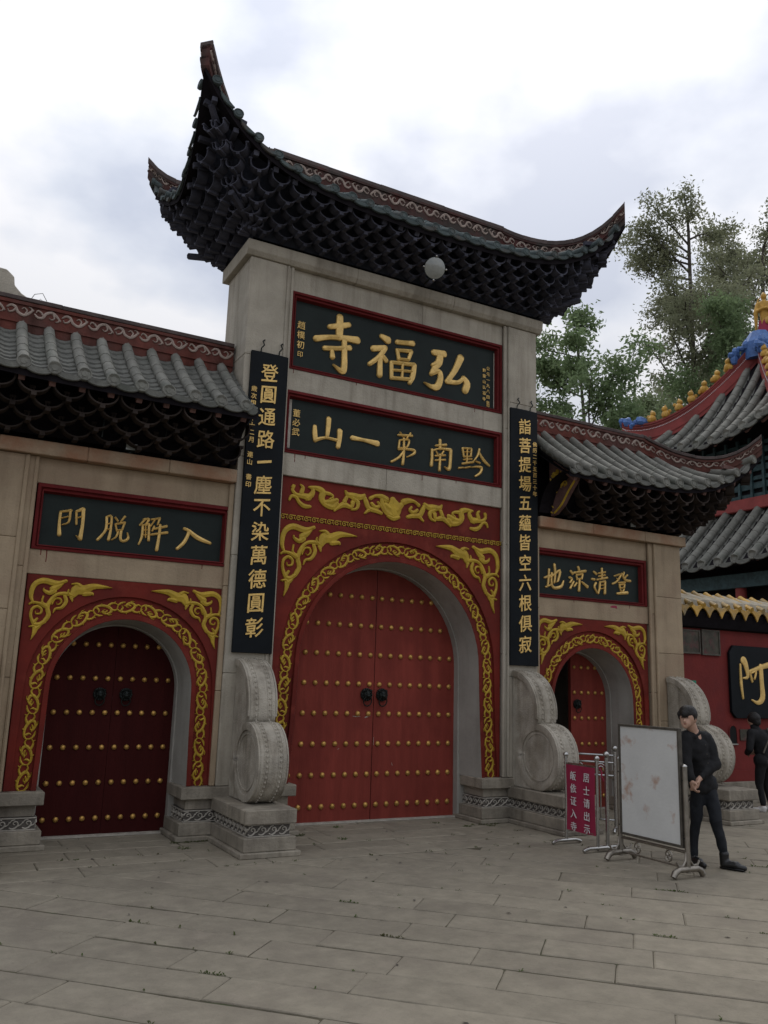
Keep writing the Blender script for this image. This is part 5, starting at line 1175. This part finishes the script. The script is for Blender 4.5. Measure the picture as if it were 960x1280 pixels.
# ------------------------------------------------------------------ barriers
def foot(parent, y, w=.20, lift_=.075, r_=.024, m='steel2', x=0):
    part('foot', MB().tube([(x - w, y, .02), (x - w * .86, y, lift_ * .72), (x - w * .6, y, lift_), (x + w * .6, y, lift_), (x + w * .86, y, lift_ * .72), (x + w, y, .02)], [r_, r_ * 1.05, r_, r_, r_ * 1.05, r_], 10), m, parent, smooth=True)
t = thing('banner_stand', 'small steel stand with magenta banner and white characters beside the white board', 'sign stand', (1.45, -1.63, 0), 0)
dy = -.52
for y, h in ((0, .97), (dy, .97)):
    part('post', MB().tube([(0, y, .06), (0, y, h)], .017, 10), 'steel', t, smooth=True)
    part('finial', MB().ball((0, y, h + .025), .032, 12, 8).tube([(0, y, h - .01), (0, y, h + .005)], .024, 10), 'steel', t, smooth=True)
    foot(t, y, .21, .045, .019, 'steel')
part('top_rail', MB().tube([(0, 0, .90), (0, dy, .90)], .013, 8), 'steel', t, smooth=True); part('bottom_rail', MB().tube([(0, 0, .18), (0, dy, .18)], .008, 8), 'steel', t, smooth=True)
def cloth(a, b_): return (-.012 + .006 * math.sin(a * 9 + b_ * 4), -.02 + (dy + .04) * a, .165 + .725 * b_)
part('banner', MB().grid(cloth, 14, 14), 'magenta', t, smooth=True)
for col_, (y, text, h, st_, z0) in enumerate([(-.37, '居士请出示', .098, .138, .77), (-.15, '皈依证入寺', .098, .138, .77)]):
    for i, ch in enumerate(text): link('character', glyph(ch, 'white', h, .002, .01), t, (-.021, y, z0 - i * st_), (0, 0, -PI / 2))
t = thing('notice_board', 'large blank peeling white board in a rusty frame held by a steel stand', 'notice board', (1.39, -2.56, 0))
dy = -.90
for y in (0, dy):
    part('post', MB().tube([(0, y, .05), (0, y, 1.03)], .026, 12), 'steel2', t, smooth=True); part('post_cap', MB().ball((0, y, 1.035), .028, 12, 8, (1, 1, .8)), 'steel', t, smooth=True)
    foot(t, y, .20, .085, .030, 'steel2')
    for s_ in (-1, 1): part('scroll_brace', MB().tube([(s_ * .022, y, .24), (s_ * .03, y, .16), (s_ * .07, y, .115), (s_ * .13, y, .12), (s_ * .155, y, .155)], .011, 8), 'steel2', t, smooth=True)
part('rail', MB().tube([(0, 0, .235), (0, dy, .235)], .015, 8), 'steel2', t, smooth=True); part('rail', MB().tube([(0, 0, .09), (0, dy, .09)], .010, 8), 'steel2', t, smooth=True)
for y in (-.24, -.66):
    part('medallion', MB().tube([(0, y + .042 * math.cos(2 * PI * k / 16), .162 + .052 * math.sin(2 * PI * k / 16)) for k in range(17)], .007, 6), 'steel2', t, smooth=True)
    part('medallion_knot', brush([[-.02, .02, .008, .0, .0, .01, .02, -.02, .008], [.02, .02, .008, .0, .0, .01, -.02, -.02, .008], [0, .035, .008, 0, -.035, .008], [-.03, 0, .008, .03, 0, .008]], 0, .008, fx=lambda v: (v[1], y + v[0], .162 + v[2])), 'steel2', t)
bd = part('board', MB().box(-.022, .004, dy + .045, -.045, .29, 1.385), 'boardw', t, bevel=.004)
for (ya, yb, za, zb) in ((dy + .03, dy + .055, .27, 1.40), (-.055, -.03, .27, 1.40), (dy + .056, -.056, 1.375, 1.40), (dy + .056, -.056, .27, .295)): part('frame_bar', MB().box(-.034, .014, ya, yb, za, zb), 'boardf', t, bevel=.003)
for z in (.36, .9): 
    for y in (-.015, dy + .015): part('wire_tie', MB().tube([(-.03, y, z), (.0, y + .02 * (1 if y > -.1 else -1), z + .02), (.02, y, z)], .006, 5), 'iron', t)
t = thing('crowd_barrier', 'stainless steel barrier with vertical bars behind the magenta banner, before the side arch', 'barrier', (2.22, -.70, 0), R(-50))
for x in (0, .64):
    part('post', MB().tube([(x, 0, .03), (x, 0, .98)], .022, 10), 'steel', t, smooth=True); part('finial', MB().ball((x, 0, 1.02), .036, 12, 8), 'steel', t, smooth=True)
    part('foot', MB().tube([(x, -.22, .02), (x, -.18, .05), (x, .18, .05), (x, .22, .02)], .02, 8), 'steel', t, smooth=True)
for z in (.93, .84, .68, .14): part('rail', MB().tube([(0, 0, z), (.64, 0, z)], .014, 8), 'steel', t, smooth=True)
for k in range(6): part('bar', MB().tube([(.09 + k * .091, 0, .14), (.09 + k * .091, 0, .68)], .009, 6), 'steel', t, smooth=True)
for k in range(2): part('scroll', MB().tube([(.18 + k * .28 + .07 * math.cos(a) * (1 - a / 14), 0, .76 + .07 * math.sin(a) * (1 - a / 14)) for a in [j * .6 for j in range(18)]], .006, 5), 'steel', t, smooth=True)
t = thing('barrier_post', 'shiny steel queue post between the magenta banner and the white board', 'post', (1.62, -2.12, 0))
part('post', MB().tube([(0, 0, .02), (0, 0, 1.0)], .022, 10), 'steel', t, smooth=True); part('finial', MB().ball((0, 0, 1.035), .035, 12, 8), 'steel', t, smooth=True); part('foot', MB().tube([(-.16, 0, .02), (-.13, 0, .045), (.13, 0, .045), (.16, 0, .02)], .018, 8), 'steel', t, smooth=True)
t2 = thing('red_cord', 'short red cord tied to the steel post by the magenta banner', 'cord', (1.50, -2.13, .80))
part('cord', MB().tube([(0, 0, .10), (.02, -.02, .05), (.01, -.03, 0), (.05, -.02, -.05)], .010, 6), 'magenta', t2, smooth=True)

# gold figure standing on the pavilion roof
t = thing('roof_statue', 'golden robed figure statue standing on the blue tip of the pavilion roof', 'statue', (PX + .12, PY - .1, 10.52))
rz_ = (0, 0, R(-50)); t.scale = (.84, .84, .86)
blob('body', [((0, 0, .04), (0, 0, .45), .17, .13), ((0, 0, .45), (0, 0, .80), .12, .15), ((0, 0, .80), (0, 0, 1.0), .15, .13), ((-.15, 0, 1.02), (.15, 0, 1.02), .075, .075), ((-.17, 0, 1.0), (-.24, -.06, .76), .07, .06), ((.17, 0, 1.0), (.24, -.06, .76), .07, .06), ((-.24, -.06, .76), (-.04, -.2, .80), .055, .045), ((.24, -.06, .76), (.04, -.2, .80), .055, .045), ((0, 0, 1.05), (0, -.01, 1.14), .055, .055), ((0, -.02, 1.23), (0, -.02, 1.25), .09, .085), ((0, 0, 1.32), (0, 0, 1.36), .05, .03), ((-.24, -.06, .74), (-.25, 0, .20), .065, .04), ((.24, -.06, .74), (.25, 0, .20), .065, .04)], 'ochre', t, .022, 1, disp=.008, rot=rz_)
blob('red_robe', [((0, -.05, .1), (.03, -.1, .40), .15, .10), ((-.13, 0, .12), (-.12, -.02, .45), .09, .06), ((.13, 0, .12), (.14, 0, .45), .09, .06)], 'magenta', t, .022, 1, rot=rz_)
blob('shield', [((.08, -.20, .42), (.08, -.21, .42), .10, .10, (1, .4, 1.3))], 'glaze', t, .022, 1, rot=rz_)
part('head_ribbon', MB().tube([(-.10, 0, 1.22), (-.17, .02, 1.12), (-.20, .04, .98)], [.02, .018, .01], 6), 'ochre', t, rot=rz_)

# ------------------------------------------------------------------ trees
def tree(name, label, base, h, lean, leafm, seed, spread, leaf, nleaf, levels=4, first=.35, group=None, drop=.0, up=.35, ratio=.62, sub_n=(5, 5, 4), tr=.18, trunkm='bark', cl=1.0):
    rr = random.Random(seed)
    t = thing(name, label, 'tree', base, group=group)
    wood = MB(); tips = []
    def grow(p, d, L, r_, lv):
        n = 6 if lv == 0 else 4; pts = [p]; rad = [r_]; dirs = []
        for i in range(n):
            d = (d + Vector((rr.uniform(-1, 1), rr.uniform(-1, 1), rr.uniform(-1, 1))) * (.03 if lv == 0 else .24) + Vector((0, 0, up * .12 if lv else .05))).normalized()
            pts.append(pts[-1] + d * L / n); rad.append(r_ * (1 - (i + 1) / n * .68)); dirs.append(d.copy())
        wood.tube(pts, rad, 7 if lv < 2 else 4, cap=False)
        if lv >= levels - 1:
            for i in range(1, len(pts)): tips.append((pts[i], dirs[i - 1]))
            return
        k = sub_n[min(lv, len(sub_n) - 1)]
        for j in range(k):
            f_ = first + (1 - first) * (j + rr.random() * .8) / k if lv == 0 else .25 + .75 * (j + rr.random()) / k
            f_ = min(f_, .98); i = int(f_ * n); q_ = pts[i].lerp(pts[i + 1], f_ * n - i)
            a = rr.random() * 2 * PI + j * 2.4; dd = dirs[min(i, n - 1)]; o1 = dd.orthogonal().normalized(); o2 = dd.cross(o1)
            side = o1 * math.cos(a) + o2 * math.sin(a); nd = (dd * rr.uniform(.35, .8) + side * spread).normalized()
            if drop: nd.z -= drop; nd.normalize()
            LL = L * ratio * rr.uniform(.75, 1.15) * (1.15 - .55 * f_ if lv == 0 else 1)
            grow(q_, nd, LL, rad[i] * .55, lv + 1)
        grow(pts[-1], dirs[-1], L * ratio * (.42 if lv == 0 else .6), rad[-1], lv + 1)
    grow(Vector((0, 0, 0)), Vector(lean).normalized(), h, tr, 0)
    part('trunk', wood, trunkm, t, smooth=True)
    vs = []; fs = []
    per = max(1, nleaf // max(1, len(tips)))
    for (p, d) in tips:
        m = int(per * rr.uniform(.3, 1.7))
        cn = Vector((rr.gauss(0, 1), rr.gauss(0, 1), rr.gauss(0, 1) + .8)).normalized()
        for _ in range(m):
            c = p + Vector((rr.gauss(0, 1), rr.gauss(0, 1), rr.gauss(0, .6))) * leaf * 1.5 * cl
            n_ = (cn + Vector((rr.gauss(0, 1), rr.gauss(0, 1), rr.gauss(0, 1))) * .6).normalized(); a = n_.orthogonal().normalized(); a = (a * math.cos(rr.random() * 6.3) + n_.cross(a) * math.sin(rr.random() * 6.3)).normalized(); b_ = n_.cross(a)
            s_ = leaf * rr.uniform(.6, 1.25); w_ = s_ * .42; o = len(vs)
            vs += [c - a * s_ * .5, c - b_ * w_ * .5 + n_ * s_ * .06, c + a * s_ * .5, c + b_ * w_ * .5 + n_ * s_ * .06]
            fs.append((o, o + 1, o + 2, o + 3))
    me = bpy.data.meshes.new('crown'); me.from_pydata([tuple(v) for v in vs], [], fs); me.materials.append(MT[leafm])
    link('crown', me, t)
    return t
tree('broadleaf_tree', 'bright green broad-leaved tree rising just behind the right wing roof', (13.65, 11.0, 0), 13.2, (.01, .0, 1), 'leafC', 3, 1.15, .20, 17000, 4, .45, cl=.75, tr=.13, ratio=.26, sub_n=(15, 5, 4), up=.6)
tree('round_tree', 'low leafy tree filling the gap between the wing roof ridge and the pavilion', (16.6, 11.5, 0), 10.3, (0, 0, 1), 'leafA', 45, 1.0, .19, 26000, 4, .5, cl=.9, tr=.18, ratio=.32, sub_n=(13, 6, 5))
tree('tall_tree', 'tallest thin-crowned grey-green tree behind the pavilion roof', (23.7, 15.5, 0), 22.8, (-.005, 0, 1), 'leafB', 8, 1.0, .19, 38000, 4, .42, cl=1.0, tr=.22, ratio=.20, sub_n=(34, 7, 4), up=.7)
tree('spreading_tree', 'wide loose-leaved tree behind the golden statue at the right edge', (32.6, 18.5, 0), 24.8, (-.005, 0, 1), 'leafB', 21, 1.0, .22, 38000, 4, .45, cl=1.0, tr=.26, ratio=.25, sub_n=(30, 7, 4), up=.7)
tree('camphor_tree', 'dense fresh green tree between the tall tree and the golden statue', (22.2, 12.6, 0), 15.4, (.01, 0, 1), 'leafC', 33, 1.0, .19, 36000, 4, .5, cl=1.0, tr=.22, ratio=.28, sub_n=(16, 6, 5), up=.5)

# ------------------------------------------------------------------ weeds in the joints
rr = random.Random(5)
spots = [(-.9, -.55), (-.6, .2), (.75, .1), (1.0, -.25), (1.35, -.3), (-2.7, -.5), (-1.3, .3)]
vs = []; fs = []
def tuft(x, y, n, s_):
    for _ in range(n):
        a = rr.random() * 6.28; r_ = rr.random() ** .5 * s_; cx, cy = x + r_ * math.cos(a), y + r_ * math.sin(a); L = rr.uniform(.007, .024); b_ = rr.random() * 6.28; w_ = L * .3; o = len(vs)
        dx, dy = math.cos(b_), math.sin(b_); h = rr.uniform(.2, 1.0) * L
        vs.extend([(cx, cy, -.004), (cx + dx * L * .5 - dy * w_, cy + dy * L * .5 + dx * w_, h * .7), (cx + dx * L, cy + dy * L, h), (cx + dx * L * .5 + dy * w_, cy + dy * L * .5 - dx * w_, h * .7)]); fs.append((o, o + 1, o + 2, o + 3))
for (x, y) in spots: tuft(x, y, 40, .06)
for k in range(-6, 24):
    s0 = -9.0 + .55 * k
    for _ in range(14):
        d0 = rr.uniform(-9, 9); x, y = (s0 + d0) / 2, (s0 - d0) / 2
        if y < EDGE and y > -7 and -5.5 < x < 8: tuft(x, y, rr.randint(1, 5), rr.uniform(.005, .016))
        if rr.random() < .10 and y < EDGE: 
            for j in range(8): tuft(x + j * .015, y - j * .015, 3, .008)
for _ in range(90):
    x = rr.uniform(-5, 6); y = rr.choice([EDGE, EDGE + .37, EDGE + .74]) + rr.uniform(-.02, .02); tuft(x, y, rr.randint(2, 10), .03)
for x0, x1 in ((-2.75, -2.35), (1.0, 1.9), (-1.75, -1.2)):
    for _ in range(26): tuft(rr.uniform(x0, x1), -.18 + rr.uniform(-.03, .03), 8, .03)
w_ = part('joint_weeds', MB().add(vs, fs), 'weed'); tag(w_, kind='stuff')
w_.data.name = 'joint_weeds'
# dry leaves lying on the paving
vs = []; fs = []
for _ in range(60):
    x, y = rr.uniform(-5, 6), rr.uniform(-6, .2); L = rr.uniform(.01, .03); a = rr.random() * 6.28; o = len(vs); dx, dy = math.cos(a) * L, math.sin(a) * L
    vs.extend([(x, y, .006), (x + dx - dy * .5, y + dy + dx * .5, .012), (x + 2 * dx, y + 2 * dy, .007), (x + dx + dy * .5, y + dy - dx * .5, .009)]); fs.append((o, o + 1, o + 2, o + 3))
w_ = part('fallen_leaves', MB().add(vs, fs), 'bark'); tag(w_, kind='stuff')
